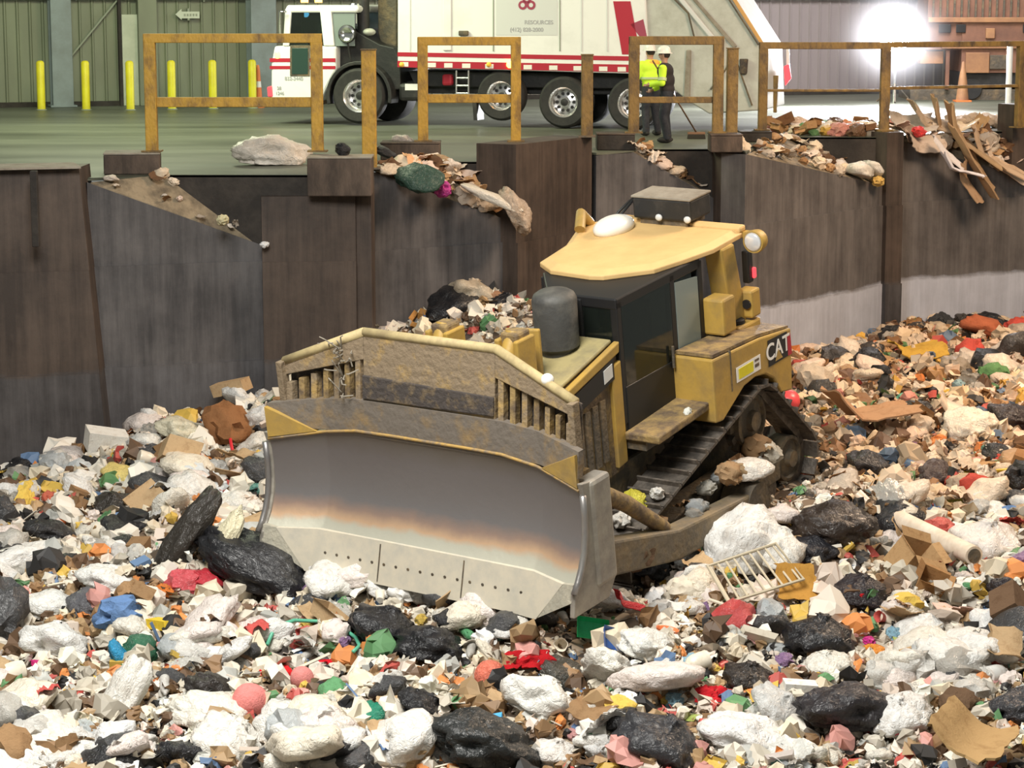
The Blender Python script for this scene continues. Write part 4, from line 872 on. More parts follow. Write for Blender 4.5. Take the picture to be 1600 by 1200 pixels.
# tailgate
tg = tprism('tailgate', [(1010, -60), (1108, -60), (1192, 72), (1196, 172), (1108, 178), (1078, 160), (1040, 130), (1008, 118)], -1.2, 1.2, 'offwhite', bev=.03)
(xa, za), (xb, zb) = tp(1100, -70), tp(1193, 74)
tprism('orange_edge', [(1106, -62), (1112, -62), (1196, 71), (1191, 74)], 1.2, 1.23, 'orangeedge', tg, 0)
tprism('pale_brace', [(1010, -60), (1020, -60), (1120, 62), (1114, 66)], 1.2, 1.25, 'greypatch', tg)
tprism('pale_brace', [(1065, -20), (1071, -20), (1152, 72), (1146, 76)], 1.2, 1.24, 'blocktop', tg)
tprism('vertical_rib', [(1072, 78), (1080, 78), (1078, 158), (1068, 152)], 1.2, 1.24, 'blocktop', tg)
tprism('vertical_rib', [(1128, 60), (1133, 60), (1136, 175), (1131, 175)], 1.2, 1.23, 'offwhite', tg)
tprism('dark_latch', [(1155, 92), (1168, 92), (1166, 116), (1156, 116)], 1.2, 1.3, 'rackdark', tg)
mb = MB()
for a, b in (((1050, -5), (1075, 20)), ((1075, 20), (1085, 60)), ((1152, 100), (1175, 165)), ((1110, 140), (1140, 100)), ((1120, -30), (1185, 70))):
    (xa, za), (xb, zb) = tp(*a), tp(*b); mb.tube([(xa, 1.24, za), (xb, 1.24, zb)], .02, 6)
mb.build('hoses', M['frame'], tg)
tail = empty('tail_lamp'); tail.parent = tk
tprism('lamp_post', [(1200, 76), (1205, 76), (1206, 128), (1201, 128)], -1.1, -1.05, 'white', tail, .01, yref=1.2)
tprism('lamp_glass', [(1198, 108), (1207, 104), (1210, 128), (1200, 140)], -1.0, -.9, 'redlamp', tail, .02, yref=1.2)
tprism('rusty_bar', [(1208, 118), (1216, 118), (1213, 176), (1208, 176)], 1.1, 1.2, 'raildark', tail, .01)

# ================================================================== two workers beside the pit
def soften(o, vox, it=4):
    r = o.modifiers.new('weld', 'REMESH'); r.mode = 'VOXEL'; r.voxel_size = vox; r.use_smooth_shade = True
    s_ = o.modifiers.new('soften', 'SMOOTH'); s_.factor = .5; s_.iterations = it; return o
def limb(mb, pts, rs): 
    mb.tube(pts, rs, 14)
    for p, r in zip(pts, rs): mb.ball(p, r * .98, 8)
def person(name, loc, rz, label, lean, armL, armR, headturn, shirt, vest, legs):
    p = empty(name, loc, rz, label, 'person')
    hip, chest, neck, head = (0, 0, .92), (0, lean * .6, 1.28), (0, lean, 1.46), (0, lean * 1.15, 1.63)
    mb = MB()
    mb.ball((0, lean * .1, .98), (.17, .12, .13), 10); mb.ball((0, lean * .4, 1.16), (.16, .11, .17), 10); mb.ball((0, lean * .75, 1.33), (.19, .115, .15), 10)
    limb(mb, [(0, lean, 1.42), head], [.06, .058]); mb.ball(head, (.078, .098, .115), 12); mb.ball((head[0], head[1] + .095, head[2] - .01), (.016, .022, .022), 6)
    for s in (-1, 1): mb.ball((s * .08, head[1], head[2]), (.012, .025, .032), 6)
    for s, (kn, ft) in zip((-1, 1), legs):
        limb(mb, [(s * .09, 0, .92), kn, (ft[0], ft[1], .1)], [.092, .062, .042]); mb.ball((ft[0], ft[1] + .06, .045), (.045, .125, .042), 8)
    for s, (el, wr) in zip((-1, 1), (armL, armR)):
        limb(mb, [(s * .195, lean * .9, 1.39), el, wr], [.056, .044, .032])
        d = (Vector(wr) - Vector(el)).normalized(); sd = d.orthogonal().normalized(); up = d.cross(sd)
        w_ = Vector(wr); pc = w_ + d * .05; mb.ball(pc, .038, 8)
        for k in range(4):
            b = pc + d * .03 + sd * (k - 1.5) * .019; ln = (.055, .07, .066, .05)[k]; mb.tube([b, b + d * ln * .6, b + d * ln * .9 - up * ln * .5], [.010, .0095, .008], 7)
        tb = w_ + d * .03 + sd * .03; mb.tube([tb, tb + sd * .03 + d * .02, tb + sd * .035 + d * .05 - up * .02], [.011, .010, .008], 7)
    soften(mb.build('body', M['skin'], p), .014, 3)
    # face marks
    mb = MB()
    for s in (-1, 1): mb.ball((s * .032, head[1] + .088, head[2] + .012), (.012, .01, .008), 6)
    mb.ball((0, head[1] + .088, head[2] - .048), (.025, .012, .006), 6); mb.build('eyes_and_mouth', M['hair'], p)
    mb = MB(); mb.ball((0, head[1] - .015, head[2] + .02), (.088, .100, .105), 10); mb.build('hair', M['hair'], p, smooth=True)
    # trousers
    mb = MB(); mb.ball((0, lean * .1, .97), (.185, .135, .14), 10)
    for s, (kn, ft) in zip((-1, 1), legs): limb(mb, [(s * .09, 0, .92), kn, (ft[0], ft[1], .09)], [.108, .082, .070])
    soften(mb.build('trousers', M['jeans'], p), .02, 4)
    mb = MB()
    for s, (kn, ft) in zip((-1, 1), legs): mb.ball((ft[0], ft[1] + .05, .055), (.06, .15, .055), 8); mb.tube([(ft[0], ft[1], .05), (ft[0], ft[1], .16)], .062)
    mb.build('boots', M['boot'], p, smooth=True)
    mb = MB(); mb.ball((0, lean * .1, 1.0), (.195, .145, .12), 10); mb.ball((0, lean * .4, 1.16), (.225, .16, .18), 10); mb.ball((0, lean * .75, 1.33), (.245, .155, .16), 10); mb.ball((0, lean, 1.43), (.13, .10, .07), 8)
    if not vest:
        for s, (el, wr) in zip((-1, 1), (armL, armR)):
            e2 = Vector(el).lerp(Vector(wr), .9); limb(mb, [(s * .195, lean * .9, 1.38), el, e2], [.095, .080, .062])
    else:
        pass
    top = soften(mb.build('hooded_jacket' if not vest else 'dark_vest', M[shirt if not vest else vest], p), .02, 5)
    if vest:
        for s, (el, wr) in zip((-1, 1), (armL, armR)):
            mb = MB(); e2 = Vector(el).lerp(Vector(wr), .85); limb(mb, [(s * .195, lean * .9, 1.38), el, e2], [.085, .070, .055]); sl = soften(mb.build('lime_sleeve', M[shirt], p), .02, 4)
            mid = Vector((s * .195, lean * .9, 1.38)).lerp(Vector(el), .75); d = (Vector(el) - Vector((s * .195, lean * .9, 1.38))).normalized()
            mb = MB(); mb.tube([mid - d * .03, mid + d * .03], .083, 14); mb.build('reflective_band', M['reflect'], sl, smooth=40)
    else:
        mb = MB(); mb.lathe([(.236, -.022), (.238, 0), (.236, .022)], 24); 
        for j, v in enumerate(mb.v): mb.v[j] = (v[0], v[1] * .74 + lean * .35, v[2] + 1.13)
        mb.build('reflective_band', M['reflect'], top, smooth=40)
        mb = MB(); mb.ball((.03, lean - .10, 1.42), (.13, .05, .075), 8); mb.build('yellow_hood', M['orangevest'], top, smooth=True)
    mb = MB(); mb.lathe([(.108, 0), (.106, .04), (.095, .09), (.06, .125), (.01, .138)], 22)
    mb.lathe([(.135, -.012), (.135, .0), (.10, .012), (.10, -.012)], 22)
    for j, v in enumerate(mb.v): mb.v[j] = (v[0], v[1] * 1.18 + head[1] + .005, v[2] + head[2] + .04)
    mb.build('hard_hat', M['hat'], p, smooth=50)
    return p
g1 = atz(1017, 212, 0); g2 = atz(1042, 223, 0)
person('person', (g1[0], g1[1], 0), .5, 'worker in lime hooded jacket and white hard hat, back turned, beside the truck', .05,
       ((-.30, .10, 1.14), (-.18, .30, 1.12)), ((.29, .10, 1.12), (.12, .30, 1.05)), 0, 'vest', None, (((-.10, .05, .5), (-.12, -.02)), ((.11, .03, .5), (.15, -.02))))
rz2 = math.radians(75)
person('person', (g2[0], g2[1], 0), rz2, 'worker in a dark vest over lime sleeves and white hard hat, holding a broom', .06,
       ((-.27, .05, 1.12), (-.16, .30, 1.08)), ((.25, .08, 1.10), (.10, .30, .98)), 0, 'vest', 'blackvest', (((-.10, .06, .5), (-.12, -.03)), ((.10, .05, .5), (.11, 0))))
# broom held across, its head on the floor
h1 = atz(1088, 217, 0); br = empty('broom', (h1[0], h1[1], 0), 0, 'push broom with a dark handle slanting down from the worker in the dark vest', 'broom')
top = aty(1020, 95, g2[1] - .28)
mb = MB(); mb.tube([(0, 0, .12), (top[0] - h1[0], top[1] - h1[1], top[2])], .016, 10); mb.build('handle', M['wood'], br, smooth=True)
mb = MB(); mb.box((0, 0, .11), (.34, .07, .05)); mb.build('broom_head', M['wood'], br, bevel=.01)
mb = MB(); mb.box((0, 0, .045), (.36, .09, .09), taper=.9); mb.build('bristles', M['bristle'], br, bevel=.01)
# ================================================================== the heap of refuse
DZI = np.array(DZ)
def dzw(x, y, z): return (DZI @ np.array([x, y, z, 1]))[:3]
ctl = [aty(-150, 765, 33.2), aty(0, 752, 33.4), aty(150, 705, 33.8), aty(300, 655, 34.4), aty(400, 625, 34.9), aty(480, 600, 35.1), aty(560, 560, 35.6),
       aty(620, 520, 36.3), aty(680, 500, 36.8), aty(735, 462, 36.9), aty(790, 476, 37.3), aty(850, 520, 38), aty(950, 560, 39.5), aty(1100, 570, 41), aty(1240, 556, 42.3), aty(1300, 540, 43.1), aty(1400, 517, 44.6),
       aty(1500, 508, 46), aty(1600, 500, 47.4), aty(1800, 492, 50),
       atz(-250, 1260, -4.5), atz(200, 1260, -4.5), atz(800, 1260, -4.5), atz(1300, 1260, -4.45), atz(1850, 1260, -4.4),
       atz(0, 1050, -4.4), atz(500, 1060, -4.42), atz(900, 1080, -4.42), atz(1300, 1050, -4.3), atz(1600, 1000, -4.2),
       atz(-100, 900, -4.22), atz(150, 870, -4.15), atz(330, 800, -3.95), atz(400, 720, -3.75), atz(1150, 930, -4.2), atz(1400, 880, -4.08), atz(1650, 820, -4.0), atz(1350, 760, -3.9), atz(1500, 700, -3.85), atz(1650, 620, -3.85), atz(1320, 640, -3.75)]
for x in (-1.9, -.9, .2, 1.4, 2.2):
    for y in (-1.2, 0, 1.2): ctl.append(dzw(x, y, .12 if abs(x) > .5 else .2))
for y in (-1.5, -.5, .5, 1.5): ctl.append(dzw(3.2, y, .5)); ctl.append(dzw(4.6, y, .78)); ctl.append(dzw(5.2, y * 1.1, .62))
ctl += [dzw(1.2, 2.0, .42), dzw(-.8, 2.1, .45), dzw(2.6, 2.1, .35), dzw(4.5, -2.6, 1.0), dzw(4.4, 2.7, .72)]
ctl = np.array(ctl)
def h0(X, Y):
    X, Y = np.asarray(X, float), np.asarray(Y, float)
    d2 = (X[..., None] - ctl[:, 0]) ** 2 + (Y[..., None] - ctl[:, 1]) ** 2 + .06
    w = d2 ** -2.0
    return (w * ctl[:, 2]).sum(-1) / w.sum(-1)
def bump(x, y): return .09 * noise.noise((x * 1.1, y * 1.1, 3)) + .07 * noise.noise((x * 3.1, y * 3.1, 7)) 
def hgt(x, y): return float(h0(x, y)) + bump(x, y)
# pit wall line in plan, so that nothing is scattered inside the wall
WL = [(-12, 33.2), (L1[0] + .3, L1[1] - .2), (A1[0], A1[1] - .2), (C1[0], Y1 - .35), (P1b[0], Y1 - .2), (A2[0], A2[1] - .2), (C2[0], Y2 - .2), (P2a[0], P2a[1] - .2), (P2b[0], P2b[1] - .2), (A3[0], A3[1] - .2), (C3[0], 41.0), (A4[0], A4[1] - .2), (C4[0], Y4 - .3), (A5[0], A5[1] - .2), (C5[0], Y5 - .1), (C5[0] + 4, C5[1] + 3.4)]
def wall_y(x):
    for i in range(len(WL) - 1):
        if WL[i][0] <= x <= WL[i + 1][0]:
            k = (x - WL[i][0]) / max(WL[i + 1][0] - WL[i][0], 1e-6); return WL[i][1] + (WL[i + 1][1] - WL[i][1]) * k
    return WL[0][1] if x < WL[0][0] else WL[-1][1]
# ground of the heap
gx = np.arange(-11, 14.01, .14); gy = np.arange(19.2, 51, .14)
GX, GY = np.meshgrid(gx, gy); GZ = h0(GX, GY)
V = [(float(GX[j, i]), float(GY[j, i]), float(GZ[j, i]) + bump(GX[j, i], GY[j, i]) + .06 * noise.noise((GX[j, i] * 7, GY[j, i] * 7, 1))) for j in range(len(gy)) for i in range(len(gx))]
nx = len(gx); fs = []
for j in range(len(gy) - 1):
    for i in range(nx - 1):
        if gy[j] < wall_y(gx[i]) + .5: fs.append((j * nx + i, j * nx + i + 1, (j + 1) * nx + i + 1, (j + 1) * nx + i))
me = bpy.data.meshes.new('refuse_heap'); me.from_pydata(V, [], fs); me.materials.append(M['heap']); shade(me)
hp_o = bpy.data.objects.new('refuse_heap', me); COL.objects.link(hp_o); tag(hp_o, 'compacted heap of mixed refuse filling the pit', 'refuse heap', kind='stuff')
def cast(px, py):
    r = ray(px, py); t = 19 / r[1]
    while t * r[1] < 52:
        p = CP + r * t
        if p[2] < hgt(p[0], p[1]): return p
        t += .06
    return None
# ------------------------------------------------------------------ shapes of the things thrown away
def ico(sub):
    bm = bmesh.new(); bmesh.ops.create_icosphere(bm, subdivisions=sub, radius=1); vs = [v.co.copy() for v in bm.verts]; f = [[v.index for v in q.verts] for q in bm.faces]; bm.free(); return vs, f
ICO = {k: ico(k) for k in (1, 2, 3, 4)}
def nz(p, s, o): return noise.noise((p.x * s + o, p.y * s + o * 1.7, p.z * s - o))
def ridge(p, s, o): return 1 - 2 * abs(nz(p, s, o))
SHP = {}
def finish(name, vs, fs, smooth=True):
    me = bpy.data.meshes.new(name); me.from_pydata([tuple(v) for v in vs], [], fs); me.update()
    bm = bmesh.new(); bm.from_mesh(me); bmesh.ops.recalc_face_normals(bm, faces=bm.faces); bm.to_mesh(me); bm.free()
    if smooth: shade(me, smooth)
    return me
def bag(seed, neck=True, sub=3, flat=.62, long=1.0):
    vs, f = ICO[sub]; out = []
    for v in vs:
        r = .95 + .34 * nz(v, 1.4, seed) + .20 * ridge(v, 2.3, seed + 3) + .085 * ridge(v, 5.2, seed + 9) + .04 * ridge(v, 11, seed + 5) * (sub > 3)
        p = v * r; p.x *= long
        if neck and v.z > .55:
            k = (v.z - .55) / .45; fold = 1 + .25 * math.sin(math.atan2(v.y, v.x) * 7 + seed) * k
            sc_ = (1 - .82 * k ** .8) * fold; p.x *= sc_; p.y *= sc_; p.z = .62 + k * .75 if k < .6 else 1.07 + (k - .6) * .4; 
            if k > .75: p.x *= 1.9 * fold; p.y *= 1.9 * fold
        p.z *= flat
        if p.z < -.34: p.z = -.34 + (p.z + .34) * .3
        out.append(p * .5)
    return finish('bag_shape', out, f)
def wad(seed, sub=3, amp=.5, squash=.7):
    vs, f = ICO[sub]; out = []
    for v in vs:
        r = .8 + amp * ridge(v, 1.7, seed) * .6 + amp * .45 * ridge(v, 4, seed + 5) + .2 * nz(v, 1, seed + 2)
        out.append(Vector((v.x * r, v.y * r * .85, v.z * r * squash)) * .5)
    return finish('wad_shape', out, f, 50)
def rag(seed, n=14, drop=.35, aspect=.6, th=.02):
    out, fs = [], []
    for j in range(n):
        for i in range(n):
            u, v = i / (n - 1) - .5, j / (n - 1) - .5; p = Vector((u * 2.2, v * 2.2, 0))
            z = .28 * nz(p, 1.1, seed) + .16 * ridge(p, 2.2, seed + 4) + .06 * nz(p, 6, seed) - drop * (u * u + v * v)
            out.append(Vector((u + .14 * nz(p, 1.6, seed + 8), (v + .14 * nz(p, 1.6, seed + 11)) * aspect, z * .75)))
    for j in range(n - 1):
        for i in range(n - 1): fs.append((j * n + i, j * n + i + 1, (j + 1) * n + i + 1, (j + 1) * n + i))
    return finish('rag_shape', out, fs)
def card(seed, fold=.5, n=9, aspect=.7, torn=.1):
    out, fs = [], []; rr = random.Random(seed)
    for s_ in (0, 1):
        for j in range(n):
            for i in range(n):
                u, v = i / (n - 1) - .5, j / (n - 1) - .5
                z = fold * abs(u + .1) * .5 + .05 * math.sin(v * 5 + seed) + .02 * nz(Vector((u * 6, v * 6, 0)), 1, seed) - s_ * .02
                e = torn * nz(Vector((u * 9, v * 9, 1)), 1, seed) if (i in (0, n - 1) or j in (0, n - 1)) else 0
                out.append(Vector((u + e, (v + e) * aspect, z)))
    for j in range(n - 1):
        for i in range(n - 1):
            a = j * n + i; q = (a, a + 1, a + n + 1, a + n); fs += [q, tuple(n * n + k for k in q[::-1])]
    ring = [i for i in range(n)] + [j * n + n - 1 for j in range(1, n)] + [(n - 1) * n + i for i in range(n - 2, -1, -1)] + [j * n for j in range(n - 2, 0, -1)]
    for a, b in zip(ring, ring[1:] + ring[:1]): fs.append((a, n * n + a, n * n + b, b))
    return finish('card_shape', out, fs, 35)
def carton(seed, w=1, d=.7, h=.6, flaps=True):
    rr = random.Random(seed); mb = MB(); sk = rr.uniform(-.12, .12); t = .012
    def quad(a, b, c, d_): mb.add([a, b, c, d_], [(0, 1, 2, 3)])
    x, y = w / 2, d / 2; B = [(-x, -y, 0), (x, -y, 0), (x, y, 0), (-x, y, 0)]; T = [(p[0] + sk, p[1] + sk * .6, h) for p in B]
    for i in range(4): quad(B[i], B[(i + 1) % 4], T[(i + 1) % 4], T[i])
    quad(*B[::-1])
    if flaps:
        for i, (nx_, ny_) in enumerate(((0, -1), (1, 0), (0, 1), (-1, 0))):
            l = rr.uniform(.2, .35) * d; up = rr.uniform(-.3, .9); a, b = T[i], T[(i + 1) % 4]
            quad(a, b, (b[0] + nx_ * l, b[1] + ny_ * l, b[2] + up * l), (a[0] + nx_ * l, a[1] + ny_ * l, a[2] + up * l))
    else: quad(*T)
    return finish('carton_shape', [Vector(v) for v in mb.v], mb.f, False)
def lathe_me(name, prof, n=14, dent=0, seed=0):
    mb = MB(); mb.lathe(prof, n); vs = [Vector(v) for v in mb.v]
    if dent:
        for v in vs: v.x *= 1 + dent * nz(v, 3, seed); v.y *= 1 + dent * nz(v, 3, seed + 5)
    return finish(name, vs, mb.f, 45)
BOT = [(.02, -.5), (.16, -.5), (.17, -.46), (.15, -.2), (.17, 0), (.16, .2), (.10, .34), (.055, .40), (.055, .48), (.03, .5)]
JUG = [(.02, -.4), (.28, -.4), (.30, -.34), (.30, .05), (.24, .22), (.10, .34), (.10, .42), (.03, .43)]
CUP = [(.02, -.3), (.20, -.3), (.30, .3), (.32, .31), (.29, .29), (.19, -.26), (.02, -.26)]
CAN = [(.02, -.34), (.18, -.34), (.20, -.30), (.20, .30), (.17, .35), (.02, .34)]
BUCKET = [(.02, -.4), (.33, -.4), (.42, .38), (.45, .4), (.40, .4), (.31, -.36), (.02, -.36)]
SHP['tied'] = [bag(s) for s in (1.3, 4.7, 9.1, 15.2, 22.8)]
SHP['slump'] = [bag(s, False, 3, .5, l) for s, l in ((2.2, 1.2), (6.9, 1.0), (11.4, 1.45), (17.7, 1.1), (25.1, 1.3))]
SHP['wad'] = [wad(s, 3) for s in (3.1, 8.4, 13.9, 19.3, 27.7, 31.2)]
SHP['smallwad'] = [wad(s, 3, .62) for s in (5.1, 10.4, 16.9, 23.3)]
SHP['rag'] = [rag(s) for s in (1.9, 7.3, 12.2, 18.8, 26.4)]
SHP['card'] = [card(s, fo) for s, fo in ((1, .2), (2, .7), (3, 1.0), (4, .45), (5, .05))]
SHP['carton'] = [carton(1), carton(2, 1, .8, .8), carton(3, 1, .6, .35, False), carton(4, 1, .9, .5)]
SHP['crate'] = [carton(5, 1, .6, .35, False), carton(6, 1, .8, .5, False), carton(7, .9, .5, .3, True)]
SHP['bottle'] = [lathe_me('bottle_shape', BOT, 14, .3, 2), lathe_me('bottle_shape', BOT, 14, .1, 5)]
SHP['jug'] = [lathe_me('jug_shape', JUG, 10, .15, 3)]
SHP['cup'] = [lathe_me('cup_shape', CUP, 16, .12, 1), lathe_me('cup_shape', CUP, 16, .3, 4)]
SHP['can'] = [lathe_me('can_shape', CAN, 16, .15, 6)]
SHP['bucket'] = [lathe_me('bucket_shape', BUCKET, 20)]
SHP['ball'] = [finish('ball_shape', [v * (.5 * (1 + .04 * nz(v, 1.5, 4))) for v in ICO[3][0]], ICO[3][1])]
SHP['tray'] = [finish('tray_shape', *(lambda m: ([Vector(v) for v in m.v], m.f))(MB().add([(-.5, -.35, .1), (.5, -.35, .1), (.5, .35, .1), (-.5, .35, .1), (-.42, -.27, -.05), (.42, -.27, -.05), (.42, .27, -.05), (-.42, .27, -.05)], [(0, 1, 5, 4), (1, 2, 6, 5), (2, 3, 7, 6), (3, 0, 4, 7), (4, 5, 6, 7)])), False)]
SHP['bigbag'] = [bag(s, True, 4, .72) for s in (1.3, 9.1, 33.3, 41.7)]
SHP['bigslump'] = [bag(s, False, 4, .6, 1.25) for s in (2.2, 11.4, 37.7, 45.2)]
_cache = {}
def shape(kind, i, m):
    i %= len(SHP[kind])
    if (kind, i, m) not in _cache:
        me = SHP[kind][i].copy(); me.name = kind + '_mesh'; me.materials.clear(); me.materials.append(M[m]); _cache[(kind, i, m)] = me
    return _cache[(kind, i, m)]
ITEMS, OCC = [], []
def put(name, kind, m, pos, size, col, rot=None, var=None, cat=None, label=None, group=None, sc=(1, 1, 1), sink=.12, desc=None):
    o = bpy.data.objects.new(name, shape(kind, random.randrange(9) if var is None else var, m)); COL.objects.link(o)
    o.location = (pos[0], pos[1], pos[2] + size * (.28 - sink)); o.scale = (size * sc[0], size * sc[1], size * sc[2])
    o.rotation_euler = rot if rot is not None else (random.gauss(0, .35), random.gauss(0, .35), random.uniform(0, 2 * PI))
    if max(col) > .72: col = tuple(x * .72 / max(col) + .0 for x in col)
    o.color = (*col, 1); tag(o, label, cat, group)
    if label:
        q = proj(pos); OCC.append((float(q[0]), float(q[1]), size * F / float(q[2]) * .5))
    ITEMS.append((o, desc)); return o
def part_of(o, name, kind, m, loc, size, col, rot=(0, 0, 0), var=0):
    c = bpy.data.objects.new(name, shape(kind, var, m)); COL.objects.link(c); c.parent = o; c.location = loc; c.scale = (size,) * 3 if not isinstance(size, tuple) else size; c.rotation_euler = rot; c.color = (*col, 1); return c
# ------------------------------------------------------------------ the pieces one can point at
W_, CREAM, BLK, GRY = (.74, .73, .70), (.68, .63, .52), (.012, .012, .014), (.42, .42, .42)
LM = []
def special(px, py, size, name, kind, m, col, cat, label, ref=None, **k):
    if kind.startswith('big'): size *= .76
    sk = k.get('sink', .12); p = cast(px, py)
    if p is not None: p = cast(px, min(1260, py + (.28 - sk) * size * F / p[1] * .9))
    if p is None: print('miss', label); return None
    o = put(name, kind, m, p, size, col, cat=cat, label=label, **k)
    if ref: LM.append((px, py, ref))
    return o
WB, BB = 'white_garbage_bag', 'black_garbage_bag'
b_ = special(1165, 856, 1.12, WB, 'bigslump', 'film', W_, 'garbage bag', 'big bulging white garbage bag lying beside the bulldozer push arm', 'the big bulging white bag', rot=(.1, .1, .5), sink=-.05, sc=(.9, .8, 1.5))
special(1216, 868, .85, WB, 'bigbag', 'film', (.84, .82, .76), 'garbage bag', 'white garbage bag slumped against the right of the big bulging one', rot=(.2, .1, 1.4), var=1, sink=-.1, sc=(.8, .8, 1.2))
special(1542, 850, .95, WB, 'bigbag', 'film', (.84, .78, .73), 'garbage bag', 'large pale round bag behind the long white cardboard tube', 'the large pale round bag', var=0, rot=(.2, -.1, .4), sink=.05)
special(190, 1098, .80, WB, 'bigslump', 'film', (.88, .85, .78), 'garbage bag', 'long white bag standing on end in the left foreground', 'the long standing white bag', rot=(.5, -1.05, .5), var=2, sc=(1.1, .55, .7), sink=.1)
special(85, 1010, .85, WB, 'bigbag', 'film', W_, 'garbage bag', 'lumpy bright white bag above the magenta cloth', 'the lumpy white bag', var=3, rot=(.3, .3, 2))
special(75, 948, .62, WB, 'bigslump', 'film', (.80, .80, .77), 'garbage bag', 'smooth pale grey bag beside the dark glossy sack, left side', var=0, rot=(0, .1, .1))
special(165, 905, .6, WB, 'bigslump', 'film', (.9, .89, .85), 'garbage bag', 'smooth white bag behind the dark glossy sack', var=1, rot=(.1, .2, -.4))
special(330, 1115, .75, WB, 'bigslump', 'film', (.82, .79, .70), 'garbage bag', 'wide cream bag sagging below the mint cloth', var=3, rot=(.1, .1, .2))
special(360, 1160, .8, WB, 'bigbag', 'film', (.85, .82, .75), 'garbage bag', 'crumpled cream bag at the bottom edge below the pink ball', var=2, rot=(.5, .2, 1))
special(845, 1100, .85, WB, 'bigbag', 'film', (.86, .84, .78), 'garbage bag', 'white bag with twisted top below the coral balloon', 'the twisted white bag', var=0, rot=(.2, .5, 1))
special(950, 1050, .62, WB, 'bigslump', 'film', (.88, .86, .78), 'garbage bag', 'cream bag with finger-like folds right of the black heap', var=2, rot=(.2, .8, 1.3))
special(1010, 1010, .6, WB, 'bigslump', 'film', (.70, .70, .66), 'garbage bag', 'grey-white bag curling around below the red and white wrapper', var=3)
b_ = special(1405, 1120, .66, WB, 'bigbag', 'film', (.90, .89, .86), 'garbage bag', 'white bag tied with a pink-red ribbon near the cardboard sheet', 'the ribbon-tied white bag', var=1, rot=(.2, -.2, .3), sink=.05)
part_of(b_, 'ribbon', 'rag', 'cloth', (-.28, -.42, .02), (.16, .34, .3), (.75, .12, .16), (1.2, .2, .4))
special(1160, 1150, .75, WB, 'bigslump', 'film', (.88, .87, .85), 'garbage bag', 'white bag with a thin red tie at the bottom edge', var=1, rot=(.1, .2, -.5))
special(1215, 1110, .66, WB, 'bigbag', 'sheer', (.78, .78, .76), 'garbage bag', 'printed pale bag left of the large round black bag', var=3, rot=(.6, .3, .8))
special(1290, 1045, .62, WB, 'bigbag', 'film', (.82, .80, .72), 'garbage bag', 'open pale bag just above the white carton', var=2)
special(1130, 1000, .5, 'clear_plastic_bag', 'bigslump', 'sheer', (.66, .69, .66), 'plastic bag', 'clear greyish bag below the red net sack', var=0)
special(870, 1180, .5, WB, 'bigbag', 'film', (.87, .83, .78), 'garbage bag', 'small white bag standing at the bottom centre', var=0, rot=(.1, .1, 0))
special(705, 1180, .45, WB, 'bigslump', 'film', (.9, .9, .9), 'garbage bag', 'bright white round bag at the bottom edge left of the black heap', var=1)
# black bags
special(405, 885, 1.2, BB, 'bigslump', 'blackbag', BLK, 'garbage bag', 'large black bag pushed against the lower left blade corner', 'the large black bag at the blade corner', rot=(.2, .45, -.3), var=0, sink=0, sc=(1.2, .8, .8))
special(292, 845, 1.1, BB, 'bigslump', 'blackbag', (.03, .025, .02), 'garbage bag', 'long black bag leaning upright left of the blade', 'the leaning long black bag', rot=(.2, -1.0, .3), var=2, sc=(1.1, .5, .6), sink=0)
special(346, 862, .9, 'cream_sack', 'bigslump', 'film', (.72, .66, .46), 'sack', 'long cream sack standing between two black bags left of the blade', 'the long cream sack', rot=(.3, -1.1, .2), var=1, sc=(1, .45, .55), sink=0)
special(1280, 1000, .85, BB, 'bigbag', 'blackbag', BLK, 'garbage bag', 'tall black bag between white bags right of the bulldozer', 'the tall black bag', var=1, rot=(.1, .15, .4), sink=0)
special(1322, 1110, .92, BB, 'bigslump', 'blackbag', (.025, .022, .025), 'garbage bag', 'large round black bag beside the white carton', 'the large round black bag', var=1, rot=(0, .1, .3), sink=-.02, sc=(1, .9, 1.05))
special(1170, 1065, .62, BB, 'bigbag', 'blackbag', (.02, .016, .014), 'garbage bag', 'black tied bag behind the red cloth', 'the black tied bag', var=0, rot=(.1, .1, 0), sink=0)
b_ = special(1345, 925, .62, BB, 'bigbag', 'blackbag', (.02, .015, .018), 'garbage bag', 'black bag with a bright red tie', 'the red-tied black bag', var=2, rot=(.2, .1, .3), sink=.03)
part_of(b_, 'red_tie', 'rag', 'cloth', (-.1, -.42, .1), (.3, .16, .25), (.75, .03, .04), (1.1, 0, .3))
special(1305, 822, .95, BB, 'bigslump', 'blackbag', (.03, .022, .018), 'garbage bag', 'wide black bag right behind the big bulging white bag', 'the wide black bag', var=0, rot=(.05, .05, .1))
special(1270, 862, .6, BB, 'bigbag', 'blackbag', (.02, .02, .025), 'garbage bag', 'black bag right of the big bulging white bag', var=3)
special(75, 832, .6, BB, 'bigslump', 'blackbag', (.02, .02, .022), 'garbage bag', 'black bag left of the orange lump', 'the black bag by the orange lump', var=1, rot=(.1, .3, .2))
special(180, 792, .62, BB, 'bigbag', 'blackbag', (.03, .025, .02), 'garbage bag', 'black bag beneath the yellow bag in the left pile', var=1)
special(95, 888, .5, BB, 'bigslump', 'blackbag', (.02, .02, .02), 'garbage bag', 'small black bag above the dark glossy sack', var=2)
special(140, 945, .5, BB, 'bigbag', 'blackbag', (.10, .10, .11), 'garbage bag', 'dark glossy sack between two smooth pale bags', 'the dark glossy sack', var=2, rot=(.5, .2, .3))
special(600, 985, .85, BB, 'bigbag', 'blackbag', BLK, 'garbage bag', 'black bag under the middle of the blade, left one of the pair', 'the black pair', var=3, rot=(.3, .2, 1))
special(665, 1015, .9, BB, 'bigslump', 'blackbag', BLK, 'garbage bag', 'black bag under the middle of the blade, right one of the pair', None, var=3, rot=(.2, .2, 2))
